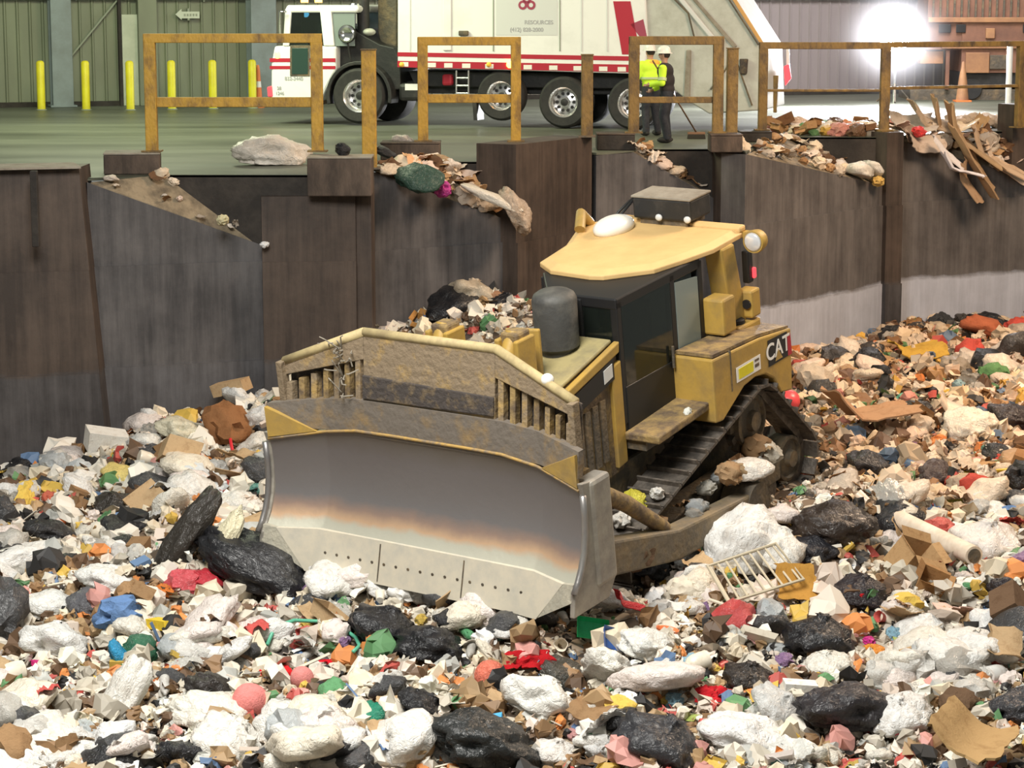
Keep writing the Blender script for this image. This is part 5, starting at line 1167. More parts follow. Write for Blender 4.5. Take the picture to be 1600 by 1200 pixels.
special(760, 1165, 1.0, BB, 'bigslump', 'blackbag', (.02, .022, .022), 'garbage bag', 'big black bag at the bottom edge below the coral balloon', 'the big black bag at the bottom', var=2, rot=(.1, .3, .5), sink=.0)
special(660, 1110, .6, BB, 'bigbag', 'blackbag', BLK, 'garbage bag', 'black bag above the bright white round one at the bottom', var=0)
special(880, 1060, .6, BB, 'bigslump', 'blackbag', (.05, .048, .04), 'garbage bag', 'dusty black bag left of the folded cream bag', var=0)
special(1030, 1165, .95, BB, 'bigbag', 'blackbag', (.03, .03, .034), 'garbage bag', 'broad black bag at the bottom edge right of centre', 'the broad black bag', var=1, rot=(.2, .5, .2))
special(330, 1080, .62, BB, 'bigslump', 'blackbag', (.025, .02, .018), 'garbage bag', 'shiny black bag left of the large pink ball', var=3)
special(1010, 890, .6, BB, 'bigbag', 'blackbag', BLK, 'garbage bag', 'black bag under the push arm behind the blade', None, var=2)
special(1570, 930, .6, BB, 'bigbag', 'blackbag', (.03, .025, .03), 'garbage bag', 'black bag at the right edge below the white tube', None, var=0)
special(1580, 1110, .7, BB, 'bigslump', 'blackbag', (.03, .03, .035), 'garbage bag', 'black bag at the right edge beside the cardboard sheet', None, var=1)
special(285, 1185, .55, BB, 'bigbag', 'blackbag', BLK, 'garbage bag', 'black bag at the bottom edge left of the crumpled cream bag', None, var=1)
special(1545, 510, .75, BB, 'bigslump', 'blackbag', BLK, 'garbage bag', 'black bag by the far wall right of the rust-red lump', None, var=1)
special(1470, 508, .6, BB, 'bigbag', 'blackbag', (.03, .03, .03), 'garbage bag', 'black bag by the far wall left of the rust-red lump', None, var=1)
special(1585, 660, .9, BB, 'bigslump', 'blackbag', (.03, .02, .018), 'garbage bag', 'black bag at the right edge halfway up the far pile', None, var=3)
special(1360, 730, .75, BB, 'bigslump', 'blackbag', (.03, .026, .026), 'garbage bag', 'flat black bag behind the wide black bag, right pile', None, var=2)
special(1465, 745, .6, BB, 'bigslump', 'blackbag', (.05, .03, .025), 'garbage bag', 'dark flat bag above the long white tube', None, var=0)
# coloured pieces
special(391, 1096, .36, 'pink_ball', 'ball', 'cloth', (.72, .24, .22), 'ball', 'large salmon pink ball in the left foreground', 'the salmon pink ball', sink=-.1, rot=(0, 0, 0))
special(472, 1060, .25, 'pink_ball', 'ball', 'cloth', (.70, .26, .24), 'ball', 'smaller pink ball above the salmon pink one', 'the smaller pink ball', sink=-.1)
special(470, 1090, .22, 'pink_cloth', 'smallwad', 'cloth', (.72, .35, .30), 'cloth', 'small pink crumpled cloth just below the smaller pink ball')
special(765, 1056, .32, 'coral_balloon', 'ball', 'film', (.88, .22, .14), 'balloon', 'coral orange round balloon below the red cone-shaped cloth', 'the coral balloon', sink=-.1)
special(826, 1032, .55, 'red_cloth', 'rag', 'cloth', (.42, .01, .015), 'cloth', 'pointed dark red cloth above the coral balloon', 'the pointed red cloth', var=2, rot=(.7, .1, .4), sc=(1, .7, 1))
special(532, 1042, .42, 'red_cloth', 'rag', 'cloth', (.55, .01, .02), 'cloth', 'red cloth inside the green hose loop', 'the red cloth by the hose', var=1, rot=(.9, .2, 1))
special(430, 1052, .34, 'red_cloth', 'rag', 'cloth', (.70, .02, .025), 'cloth', 'bright red cloth at the left end of the green hose loop', None, var=3, rot=(.7, 0, .2))
special(1118, 1090, .42, 'red_cloth', 'rag', 'cloth', (.60, .02, .03), 'cloth', 'red folded cloth in front of the black tied bag', 'the red folded cloth', var=0, rot=(.8, .1, .5))
special(75, 1042, .36, 'magenta_cloth', 'rag', 'cloth', (.48, .03, .16), 'cloth', 'magenta cloth below the lumpy white bag', 'the magenta cloth', var=1, rot=(.6, .2, .3))
special(219, 1016, .36, 'green_bag', 'slump', 'film', (.03, .13, .07), 'garbage bag', 'dark green round bag beside the blue one, left foreground', 'the dark green bag', var=1, rot=(0, 0, .2), sc=(1, 1, 1.6), sink=-.15)
special(190, 1032, .30, 'blue_bag', 'slump', 'film', (.02, .28, .52), 'plastic bag', 'bright blue bag left of the dark green bag', 'the blue bag', var=2, rot=(.3, 1.1, .3), sink=-.15)
special(568, 1122, .36, 'green_bag', 'slump', 'film', (.01, .20, .12), 'plastic bag', 'teal green bag at the bottom left of the black pair', 'the teal green bag', var=3)
special(295, 1112, .28, 'mint_cloth', 'smallwad', 'cloth', (.40, .74, .58), 'cloth', 'pale mint cloth left of the salmon pink ball', 'the mint cloth')
special(925, 985, .36, 'green_crate', 'tray', 'plastic', (.02, .50, .20), 'crate', 'small bright green tray right of the blade tip', 'the green tray', rot=(.9, .2, .2), sink=-.1)
special(962, 1003, .36, 'blue_crate', 'tray', 'plastic', (.03, .10, .34), 'crate', 'dark blue tray below the green tray', 'the blue tray', rot=(1.0, .4, .6), sink=-.1)
special(976, 945, .46, 'red_wrapper', 'card', 'film', (.80, .03, .05), 'wrapper', 'bright red wrapper on a white bag behind the green tray', 'the red wrapper', rot=(.6, .6, .8), sc=(1, .45, 1), var=1, sink=-.2)
special(945, 948, .62, WB, 'bigslump', 'film', (.85, .84, .82), 'garbage bag', 'white bag beneath the bright red wrapper, by the blade tip', None, var=2)
special(290, 912, .42, 'red_net_sack', 'wad', 'sheer', (.70, .10, .12), 'sack', 'pair of crumpled red net sacks left of the large black bag, left one', None)
special(318, 915, .42, 'red_net_sack', 'wad', 'sheer', (.60, .04, .06), 'sack', 'crumpled dark red net sack left of the large black bag', 'the red net sack')
special(258, 924, .2, 'orange_wrapper', 'smallwad', 'film', (.88, .25, .04), 'wrapper', 'orange wrapper at the left of the red net sacks')
special(97, 806, .34, 'orange_lump', 'slump', 'cloth', (.50, .13, .04), 'cloth', 'rusty orange lump in the left pile', 'the orange lump', var=0)
special(78, 778, .2, 'coral_lump', 'smallwad', 'film', (.82, .20, .12), 'wrapper', 'small coral wrapper above the orange lump')
special(190, 742, .42, 'yellow_bag', 'slump', 'film', (.72, .58, .20), 'plastic bag', 'pale yellow bag high in the left pile', 'the pale yellow bag', var=4)
special(1232, 628, .36, 'red_ball', 'ball', 'plastic', (.85, .09, .10), 'ball', 'bright red balloon behind the bulldozer fender', 'the red balloon', sink=-.15)
special(1370, 1018, .26, 'orange_bag', 'slump', 'film', (.90, .32, .03), 'plastic bag', 'bright orange small bag right of the tall black bag', 'the bright orange bag')
special(1357, 1003, .14, 'magenta_wrapper', 'smallwad', 'film', (.70, .04, .30), 'wrapper', 'small magenta wrapper beside the bright orange bag')
special(1145, 968, .45, 'red_net_sack', 'wad', 'sheer', (.60, .08, .08), 'sack', 'red net sack left of the tall black bag', 'the right red net sack')
special(1243, 912, .52, 'orange_board', 'card', 'board', (.46, .24, .05), 'cardboard', 'orange-brown board standing right of the big bulging white bag', 'the orange-brown board', rot=(.9, .1, .2), var=4, sink=-.15, sc=(.9, 1.2, 1))
special(1345, 815, .36, 'yellow_canister', 'jug', 'plastic', (.70, .48, .02), 'canister', 'yellow canister left of the long white tube', 'the yellow canister', sink=-.05)
special(1412, 896, .46, 'cardboard_box', 'carton', 'board', (.40, .25, .12), 'box', 'brown cardboard box below the long white tube', 'the brown box', var=1, rot=(.5, .35, .5), sink=.1)
special(1452, 918, .34, 'cardboard_box', 'carton', 'board', (.34, .19, .08), 'box', 'smaller brown box wedged right of the larger one', None, var=3, rot=(.4, -.3, 1.2))
special(1515, 1150, 1.3, 'cardboard_sheet', 'card', 'board', (.42, .27, .12), 'cardboard', 'big flat brown cardboard sheet in the right foreground', 'the big cardboard sheet', rot=(.35, .1, 1.2), var=4, sc=(1, .75, 1), sink=-.12)
special(1250, 1088, .33, 'white_carton', 'carton', 'paper', (.85, .84, .80), 'carton', 'white carton left of the large round black bag', 'the white carton', var=2, rot=(.1, .1, .1), sink=.0, sc=(1, .8, 1.3))
special(1490, 985 - 25, .5, 'pink_paper', 'card', 'paper', (.72, .50, .42), 'paper', 'pale pink crumpled sheet right of the brown box', None, var=1)
special(1467, 828, .4, 'red_wrapper', 'wad', 'film', (.55, .10, .08), 'wrapper', 'brownish red wrapper right above the long white tube', None)
special(1535, 512, .75, 'rust_lump', 'slump', 'cloth', (.45, .13, .06), 'cloth', 'rust-red lump against the far wall', 'the rust-red lump', var=1, sink=0)
special(1432, 553, .95, 'yellow_sheet', 'card', 'board', (.50, .30, .05), 'cardboard', 'ochre sheet below the far wall', 'the ochre sheet', var=1, rot=(.3, .1, .3))
special(1480, 622, .3, 'yellow_lump', 'smallwad', 'film', (.72, .42, .03), 'wrapper', 'small yellow wrapper in the middle of the right pile', 'the small yellow wrapper')
special(1413, 626, .26, 'teal_wrapper', 'smallwad', 'film', (.15, .45, .30), 'wrapper', 'small teal wrapper left of the small yellow one')
special(1350, 655, 1.3, 'cardboard_sheet', 'card', 'board', (.38, .22, .12), 'cardboard', 'long brown cardboard lying across the right pile behind the bulldozer', None, var=2, rot=(.1, .3, .2))
special(1485, 640, .5, 'paper_cone', 'card', 'paper', (.82, .66, .52), 'paper', 'pale paper point sticking up from the right pile', None, var=2, rot=(1.0, .6, .3), sc=(1.2, .7, 1), sink=-.2)
special(1515, 668, .8, WB, 'bigslump', 'film', (.80, .70, .56), 'garbage bag', 'big cream bag beside the pale paper point', 'the big cream bag', var=3, sink=0)
special(255, 1000 - 17, .001 + .3, 'yellow_carton', 'carton', 'paper', (.85, .60, .05), 'carton', 'small yellow carton above the dark green bag', None, var=2)
special(110, 1090, .2, 'orange_wrapper', 'smallwad', 'film', (.85, .40, .02), 'wrapper', 'orange-yellow wrapper at the far left of the long standing bag')
special(770, 1132, .2, 'blue_carton', 'carton', 'paper', (.10, .42, .75), 'carton', 'small sky blue carton on the big black bag', None, var=2, sink=-.3)
special(1025, 1150, .26, 'purple_wrapper', 'smallwad', 'film', (.22, .13, .32), 'wrapper', 'dull purple wrapper left of the broad black bag')
special(1040, 1000, .4, 'orange_cup', 'cup', 'plastic', (.80, .22, .08), 'cup', 'orange-red cup right of the grey curling bag', None)
# long white tube, a dark disc stands in for the shaded hollow at its end
p0 = cast(1405, 838); p1 = cast(1515, 893); t = empty('cardboard_tube', tuple((p0 + p1) / 2 + np.array([0, -.05, .22])), 0, 'long white cardboard tube lying across the right pile', 'tube'); d = Vector(p1 - p0) * 1.08; LM.append((1458, 860, 'the long white tube'))
M['tubewhite'] = mat('dusty_white_tube', (.80, .70, .58), .6, 0, (.62, .5, .38), 3)
mb = MB(); mb.tube([-d / 2, d / 2], .115, 20); mb.build('tube_wall', M['tubewhite'], t, smooth=40)
mb = MB(); mb.tube([d / 2 - d * .01, d / 2 + d * .004], .085, 18); mb.build('open_end', M['frame'], t)  # dark disc stands in for the shaded hollow
# looped green hose
pts = [cast(px, py) for px, py in ((418, 1030), (430, 1008), (460, 998), (500, 994), (535, 998), (556, 1012), (562, 1030), (552, 1046))]
mb = MB(); mb.tube([Vector(p) + Vector((0, 0, .16 + .05 * math.sin(i))) for i, p in enumerate(pts)], .022, 8); M['greenhose'] = mat('green_rubber_hose', (.10, .40, .26), .4)
tag(mb.build('green_hose', M['greenhose'], smooth=True), 'loop of green hose in the left foreground', 'hose'); LM.append((490, 1005, 'the green hose loop'))
# yellow strap far right
pts = [cast(px, py) for px, py in ((1440, 755), (1500, 757), (1560, 752), (1610, 748))]
mb = MB(); mb.tube([Vector(p) + Vector((0, 0, .15)) for p in pts], .03, 6); M['yellowstrap'] = mat('yellow_strap', (.70, .50, .03), .5); tag(mb.build('yellow_strap', M['yellowstrap'], smooth=True), 'long yellow strap stretched across the right pile', 'strap')
# white wire rack beside the big bag
p = cast(1180, 940); t = empty('wire_rack', tuple(p + np.array([0, 0, .1])), .4, 'bent cream wire rack lying in front of the big bulging white bag', 'wire rack')
M['wirecream'] = mat('cream_wire', (.50, .44, .32), .6)
mb = MB()
for k in range(9): mb.tube([(-.45 + k * .11, -.25, .02 * k), (-.42 + k * .1, .3, .28 + .02 * k)], .013, 6)
mb.build('rack_wires', M['wirecream'], t)
mb = MB(); mb.tube([(-.47, -.25, 0), (.47, -.25, .17), (.42, .3, .46), (-.45, .3, .28), (-.47, -.25, 0)], .02, 6); mb.build('rack_frame', M['wirecream'], t)
# red lace hanging in the left pile
pts = [cast(372, 650) + np.array([0, -.2, .15]), cast(364, 672) + np.array([0, -.2, .15]), cast(363, 700) + np.array([0, -.2, .15]), cast(366, 712) + np.array([0, -.2, .12])]
mb = MB(); mb.tube([Vector(p) for p in pts], .025, 6); M['redlace'] = mat('red_string', (.6, .02, .03), .6); tag(mb.build('red_string', M['redlace'], smooth=True), 'thin red cord hanging in the left pile near the blade', 'cord')
# brown rug-like rag in the left pile, boxes there
special(355, 665, .75, 'brown_cloth', 'wad', 'cloth', (.26, .12, .05), 'cloth', 'brown furry cloth high in the left pile beside the red cord', 'the brown furry cloth', sink=-.05)
special(165, 705, .6, 'white_box', 'carton', 'paper', (.84, .82, .76), 'box', 'white box at the top of the left pile', 'the white box', var=2, rot=(.2, .2, .4), sc=(1, 1, 1.5), sink=.1)
special(290, 680, .8, WB, 'bigslump', 'film', (.62, .58, .44), 'garbage bag', 'drab cream bag at the top of the left pile left of the brown cloth', None, var=2)
special(400, 700, .66, WB, 'bigslump', 'film', (.78, .74, .66), 'garbage bag', 'cream bag touching the upper left blade edge', None, var=0)
special(410, 660, .75, WB, 'bigbag', 'film', (.78, .76, .72), 'garbage bag', 'lumpy whitish bag at the top of the pile beside the blade', None, var=1)
special(375, 790, .6, WB, 'bigslump', 'film', (.88, .86, .80), 'garbage bag', 'bright white bag right beside the lower blade side', None, var=1)
# wet white sack left on the tipping floor, with a little scatter
g = atz(420, 258, 0); o = put('white_sack', 'bigslump', 'film', (g[0], g[1], .06), .85, (.80, .74, .66), rot=(.05, .05, .2), var=1, cat='sack', label='wet white sack lying on the tipping floor by the leftmost rail frame', sc=(1, .7, 1.0))
LMF = [(640, 470, 'the blade top'), (430, 780, "the blade's left edge"), (650, 920, "the blade's lower edge"), (900, 940, "the blade's right tip"), (1060, 860, 'the push arm'), (1270, 740, 'the bulldozer track'), (1245, 560, 'the bulldozer tail'), (760, 450, 'the heap behind the blade'), (100, 700, 'the left pit wall'), (1400, 500, 'the far pit wall')]
# ------------------------------------------------------------------ the many repeats
DOZ = [(440, 560), (560, 505), (770, 535), (825, 455), (845, 405), (905, 350), (985, 305), (1085, 308), (1185, 365), (1175, 480), (1245, 505), (1250, 600), (1295, 760), (1270, 810), (1180, 830), (1100, 860), (950, 915), (890, 930), (830, 975), (640, 930), (455, 880), (405, 845)]
def inside(px, py, P=DOZ):
    r = False
    for i in range(len(P)):
        (x0, y0), (x1, y1) = P[i], P[i - 1]
        if (y0 > py) != (y1 > py) and px < (x1 - x0) * (py - y0) / (y1 - y0) + x0: r = not r
    return r
random.seed(21)
def pick(far=0, size=.3):
    """a spot of the heap that the photograph shows"""
    while True:
        px = random.uniform(-15, 1615); py = random.uniform(485, 1215)
        if inside(px, py): continue
        if px < 1180 and py < 600: continue
        p = cast(px, py)
        if p is None or p[1] > wall_y(p[0]) - .25: continue
        if random.random() > (.55 if p[1] < 27 else .8 if p[1] < 33 else 1.0) + far: continue
        rp = size * F / p[1] * .42
        if any((px - a) ** 2 + ((py - b) * 1.15) ** 2 < (r * .95 + rp) ** 2 for a, b, r in OCC): continue
        return px, py, p
def tone(c, px, v=.07):
    k = 1 + random.gauss(0, v); return tuple(min(.92, max(.008, x * k)) for x in c)
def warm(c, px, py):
    if px > 1150 and py < 800: return (c[0] * .93, c[1] * .78, c[2] * .64)  # tints the warm light on the far right pile into the colour
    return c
def lognorm(m, s, lo, hi): return min(hi, max(lo, m * math.exp(random.gauss(0, s))))
WHITES = [('bright white', (.87, .86, .83)), ('white', (.82, .80, .75)), ('cream', (.80, .73, .60)), ('pinkish white', (.83, .74, .69)), ('off-white', (.74, .71, .63))]
GREYS = [('pale grey', (.60, .58, .53)), ('grey', (.44, .42, .38)), ('bluish grey', (.52, .55, .56))]
COLS = [('red', (.60, .03, .04)), ('blue', (.04, .20, .50)), ('yellow', (.80, .55, .06)), ('green', (.04, .32, .12)), ('orange', (.85, .28, .04)), ('pink', (.76, .35, .36)), ('purple', (.25, .12, .35)), ('sky blue', (.25, .55, .75)), ('teal', (.08, .40, .36)), ('lime', (.45, .62, .10))]
COLS = [(n, tuple(x * .72 + .28 * y for x, y in zip(c, (.34, .27, .2)))) for n, c in COLS]
BROWNS = [('tan', (.46, .32, .18)), ('brown', (.28, .17, .085)), ('dark brown', (.14, .085, .05))]
SPEC = [  # name, category, how many, shapes, material, palette, size, word
 ('white_garbage_bag', 'garbage bag', 240, [('tied', 'knotted'), ('slump', 'slumped')], 'film', WHITES, (.33, .36, .16, .66), 'garbage bag'),
 ('plastic_film', 'plastic bag', 160, [('wad', 'crumpled'), ('rag', 'spread-out')], 'sheer', GREYS + WHITES[:2], (.34, .3, .18, .6), 'plastic bag'),
 ('black_garbage_bag', 'garbage bag', 62, [('tied', 'knotted'), ('slump', 'slumped'), ('wad', 'torn')], 'blackbag', [('black', (.014, .014, .016)), ('charcoal', (.05, .05, .052))], (.40, .3, .22, .7), 'garbage bag'),
 ('paper_scrap', 'paper', 170, [('smallwad', 'balled'), ('card', 'folded')], 'paper', WHITES + BROWNS[:1], (.20, .3, .1, .36), 'paper'),
 ('cardboard_piece', 'cardboard', 90, [('card', 'bent'), ('card', 'bent'), ('card', 'bent'), ('crate', 'boxy')], 'board', BROWNS, (.30, .35, .15, .6), 'cardboard piece'),
 ('wrapper', 'wrapper', 120, [('smallwad', 'crumpled'), ('card', 'flat')], 'film', COLS, (.15, .3, .08, .28), 'wrapper'),
 ('cloth', 'cloth', 90, [('rag', 'rumpled'), ('wad', 'bunched')], 'cloth', BROWNS + COLS[:4] + GREYS + WHITES[2:4], (.36, .3, .18, .6), 'cloth'),
 ('plastic_bottle', 'bottle', 46, [('bottle', 'dented')], 'sheer', WHITES[:2] + GREYS + [('green', (.1, .35, .15))], (.30, .15, .22, .4), 'plastic bottle'),
 ('milk_jug', 'jug', 24, [('jug', 'squashed')], 'plastic', WHITES[:3], (.34, .1, .28, .4), 'jug'),
 ('paper_cup', 'cup', 46, [('cup', 'empty')], 'plastic', WHITES[:3] + COLS[:2], (.22, .15, .15, .3), 'cup'),
 ('drink_can', 'can', 24, [('can', 'dented')], 'plastic', COLS[:5] + GREYS, (.2, .1, .15, .24), 'drink can'),
 ('foam_tray', 'tray', 46, [('tray', 'open')], 'plastic', WHITES + COLS[2:3], (.28, .2, .2, .4), 'foam tray'),
]
AUTO = []
for name, cat, n, shapes, m, pal, (sm, ss, lo, hi), word in SPEC:
    for i in range(n):
        s_ = lognorm(sm, ss, lo, hi)
        px, py, p = pick(size=s_)
        kind, adj = random.choice(shapes); cn, c = random.choice(pal)
        if px > 1150 and py < 800 and pal is WHITES and random.random() < .35: cn, c = random.choice(BROWNS[:1] + WHITES[2:])  # extra browns here imitate the warm light on the right pile
        szw = 'small ' if s_ < sm * .8 else 'large ' if s_ > sm * 1.3 else ''
        rot = None
        if kind in ('bottle', 'can', 'cup', 'jug'): rot = (random.uniform(1.0, 2.0), random.uniform(-.5, .5), random.uniform(0, 2 * PI))
        elif kind in ('card', 'rag', 'tray'): rot = (random.gauss(.25, .4), random.gauss(0, .4), random.uniform(0, 2 * PI))
        elif kind in ('carton', 'crate'): rot = (random.gauss(0, .5), random.gauss(0, .5), random.uniform(0, 2 * PI))
        o = put(name, kind, m, p, s_, tone(warm(c, px, py), px), rot=rot, cat=cat, sink=random.uniform(-.14, .10) if kind not in ('card', 'rag') else random.uniform(-.25, -.05))
        AUTO.append((o, szw + cn + ' ' + adj + ' ' + word, px, py))
# heap behind the blade
for px, py, s_, nm, kind, m, col, cat, lab in ((715, 470, .75, 'black_garbage_bag', 'bigslump', 'blackbag', BLK, 'garbage bag', 'pointed black bag at the left of the heap behind the blade'),
    (738, 458, .7, 'clear_plastic_bag', 'bigbag', 'sheer', (.55, .46, .34), 'plastic bag', 'clear brownish bag standing on top of the heap behind the blade'), (752, 480, .4, 'red_wrapper', 'wad', 'film', (.70, .05, .05), 'wrapper', 'red wrapper in the heap behind the blade'),
    (790, 470, .5, 'black_garbage_bag', 'bigbag', 'blackbag', BLK, 'garbage bag', 'black bag at the right top of the heap behind the blade'), (810, 488, .5, 'white_garbage_bag', 'bigslump', 'film', (.80, .66, .60), 'garbage bag', 'pinkish white bag at the right end of the heap behind the blade'),
    (776, 492, .42, 'blue_wrapper', 'wad', 'film', (.40, .45, .60), 'wrapper', 'pale blue wrapper in the heap behind the blade'), (770, 472, .6, 'brown_cloth', 'wad', 'cloth', (.30, .17, .10), 'cloth', 'brown cloth on top of the heap behind the blade'),
    (700, 505, .5, 'cardboard_piece', 'carton', 'board', (.30, .17, .08), 'cardboard', 'brown box between the two lift cylinder heads'), (735, 500, .5, 'white_garbage_bag', 'slump', 'film', (.70, .56, .48), 'garbage bag', 'pinkish bag low in the heap behind the blade'),
    (610, 512, .3, 'white_garbage_bag', 'slump', 'film', (.82, .72, .66), 'garbage bag', 'small white bag peeping over the left part of the blade top'), (655, 515, .36, 'cardboard_piece', 'carton', 'board', (.40, .20, .06), 'cardboard', 'small orange-brown box peeping over the blade top')):
    p = aty(px, py, 36.6 + random.uniform(-.2, .3)); p[2] = max(p[2] - .12, -4); put(nm, kind, m, p, s_, col, cat=cat, label=lab, sink=.2)
# ------------------------------------------------------------------ rubbish on the chutes and the floor edge
def on_tri(A, B, C, u, v):
    if u + v > 1: u, v = 1 - u, 1 - v
    A, B, C = map(np.array, (A, B, C)); return A + (B - A) * u + (C - A) * v
def chute_items(A, B, C, n, where, smin=.14, smax=.36, bias=1.0):
    pal = BROWNS + WHITES[1:] + GREYS[:2]
    for i in range(n):
        u = random.random() * .8 * bias + .04; v = random.random()
        p = on_tri(A, B, C, u, v); nm, kind, m, cat, word = random.choice([('paper_scrap', 'smallwad', 'paper', 'paper', 'paper'), ('paper_scrap', 'card', 'paper', 'paper', 'folded paper'), ('white_garbage_bag', 'slump', 'film', 'garbage bag', 'garbage bag'), ('cardboard_piece', 'card', 'board', 'cardboard', 'cardboard piece'), ('cloth', 'rag', 'cloth', 'cloth', 'cloth')])
        cn, c = random.choice(BROWNS if m == 'board' else WHITES + BROWNS[:1] if m == 'film' else pal); s_ = random.uniform(smin, smax)
        o = put(nm, kind, m, p, s_, tone((c[0] * .9, c[1] * .8, c[2] * .72), 0), cat=cat, sink=0.02 if kind not in ('card', 'rag') else -.2); q = proj(o.location)
        AUTO.append((o, cn + ' ' + word, float(q[0]), float(q[1]), where))
chute_items(A2, B2, C2, 46, 'on the second chute', .2, .46)
chute_items(A2, sub(A2, B2, .35), C2, 22, 'on the second chute', .16, .34)
chute_items(A1, B1, C1, 12, 'on the leftmost chute', .08, .2, .5)
chute_items(M3, B3, C3, 26, 'on the third chute', .12, .3)
chute_items(A4, B4, C4, 46, 'on the fourth chute', .12, .34)
chute_items(A4, sub(A4, B4, .25), C4, 20, 'on the fourth chute', .12, .28)
chute_items(A5, B5, C5, 40, 'on the rightmost chute', .2, .5)
def chute_special(px, py, Y, s_, nm, kind, m, col, cat, lab, **k):
    p = aty(px, py, Y); return put(nm, kind, m, p, s_, col, cat=cat, label=lab, sink=.2, **k)
chute_special(805, 335, 37.5, .6, 'tan_sack', 'bigslump', 'film', (.42, .33, .25), 'sack', 'tan sack hanging over the lower end of the second chute', rot=(.2, 1.1, .2), var=0)
chute_special(690, 297, 37.0, .3, 'magenta_wrapper', 'smallwad', 'film', (.60, .06, .36), 'wrapper', 'magenta wrapper halfway down the second chute')
chute_special(655, 283, 36.7, .5, 'dark_green_bag', 'slump', 'film', (.03, .07, .05), 'garbage bag', 'dark green bag near the top of the second chute', var=2)
chute_special(650, 262, 37.2, .6, 'orange_cloth', 'rag', 'cloth', (.75, .42, .22), 'cloth', 'peach-coloured cloth near the top of the second chute', var=1)
chute_special(766, 312, 37.3, .5, 'white_garbage_bag', 'slump', 'film', (.74, .68, .58), 'garbage bag', 'long cream bag low on the second chute', var=2, rot=(.1, .4, -.2), sc=(1.3, .6, .6))
chute_special(348, 345, 34.6, .2, 'pale_wrapper', 'smallwad', 'film', (.75, .68, .42), 'wrapper', 'pale yellow wrapper low on the leftmost chute')
chute_special(413, 383, 35.0, .12, 'white_scrap', 'smallwad', 'paper', (.9, .9, .9), 'paper', 'tiny white scrap at the lower end of the leftmost chute')
chute_special(1344, 270, 44.2, .5, 'white_garbage_bag', 'tied', 'film', (.82, .76, .66), 'garbage bag', 'cream bag at the lower end of the fourth chute, left one', var=1)
chute_special(1362, 268, 44.6, .42, 'white_garbage_bag', 'slump', 'film', (.80, .75, .66), 'garbage bag', 'cream bag at the lower end of the fourth chute, right one', var=3)
chute_special(1372, 284, 44.5, .25, 'yellow_wrapper', 'smallwad', 'film', (.85, .55, .15), 'wrapper', 'small yellow wrapper below the cream bags on the fourth chute')
chute_special(1160, 226, 41.3, .4, 'paper_scrap', 'rag', 'paper', (.62, .52, .40), 'paper', 'curled tan paper at the top left of the fourth chute', rot=(.9, .8, .3))
chute_special(630, 222, 38.9, .3, 'white_garbage_bag', 'slump', 'film', (.80, .70, .60), 'garbage bag', 'small cream bag on the concrete block carrying the second rail frame')
chute_special(600, 240, 37.8, .3, 'black_garbage_bag', 'slump', 'blackbag', BLK, 'garbage bag', 'small black bag at the top end of the second chute')
chute_special(535, 236, 35.3, .22, 'black_scrap', 'smallwad', 'blackbag', BLK, 'plastic bag', 'black scrap lying on the block between the first two chutes')
# band of rubbish swept along the floor edge at the right
for i in range(64):
    px = random.uniform(1198, 1395); Y = random.uniform(45.4, 48.0); x = aty(px, 200, Y)[0]; nm, kind, m, cat, word = random.choice([('paper_scrap', 'smallwad', 'paper', 'paper', 'paper'), ('white_garbage_bag', 'slump', 'film', 'garbage bag', 'garbage bag'), ('cardboard_piece', 'crate', 'board', 'cardboard', 'cardboard piece'), ('wrapper', 'smallwad', 'film', 'wrapper', 'wrapper')])
    cn, c = random.choice(BROWNS if m == 'board' else WHITES if nm != 'wrapper' else COLS[2:6] + BROWNS); o = put(nm, kind, m, (x, Y, 0), random.uniform(.18, .42), tone((c[0], c[1] * .85, c[2] * .7), 0), cat=cat, sink=0.02); q = proj(o.location); AUTO.append((o, cn + ' ' + word, float(q[0]), float(q[1]), 'swept along the floor edge'))
# cardboard pile spilling over the rightmost chute
n_ = 0
for (px, py, Y, s_, col, rot, sc) in ((1425, 195, 46.2, .9, (.50, .44, .38), (.7, .1, .2), (1, .9, 1)), (1450, 190, 46.4, 1.1, (.42, .33, .24), (.5, .5, .4), (1, .8, 1)), (1475, 205, 46.5, 1.2, (.36, .25, .15), (.6, .9, .3), (1.2, .6, 1)), (1500, 225, 46.3, 1.4, (.40, .27, .15), (.4, .95, .2), (1.2, .5, 1)), (1520, 250, 46.0, 1.5, (.38, .25, .14), (.3, 1.0, .15), (1.1, .5, 1)),
    (1545, 250, 46.6, 1.2, (.50, .36, .24), (.6, .8, .1), (1.2, .5, 1)), (1562, 262, 46.9, 1.0, (.62, .48, .36), (.4, .8, .2), (1.3, .4, 1)), (1440, 225, 45.8, .9, (.52, .42, .34), (.9, .2, .6), (1, .7, 1)), (1480, 240, 45.6, .8, (.78, .72, .70), (.5, .7, .5), (1.2, .4, 1)), (1495, 268, 45.6, .8, (.70, .66, .68), (.3, .6, .2), (1.2, .35, 1)), (1415, 210, 45.8, .7, (.28, .20, .15), (.8, .1, 1), (1, .8, 1)), (1510, 285, 45.9, .9, (.34, .22, .13), (.8, 1.2, .2), (1, .5, 1))):
    p = aty(px, py, Y); o = put('cardboard_sheet', 'card', 'board', p, s_, col, rot=rot, sc=sc, cat='cardboard', sink=.28); q = proj(o.location); AUTO.append((o, 'large ' + ('pale' if col[0] > .45 else 'brown') + ' flattened box', float(q[0]), float(q[1]), 'in the cardboard pile on the rightmost chute'))
chute_special(1436, 207, 45.6, .26, 'red_wrapper', 'smallwad', 'film', (.85, .06, .06), 'wrapper', 'bright red wrapper in the cardboard pile on the rightmost chute')
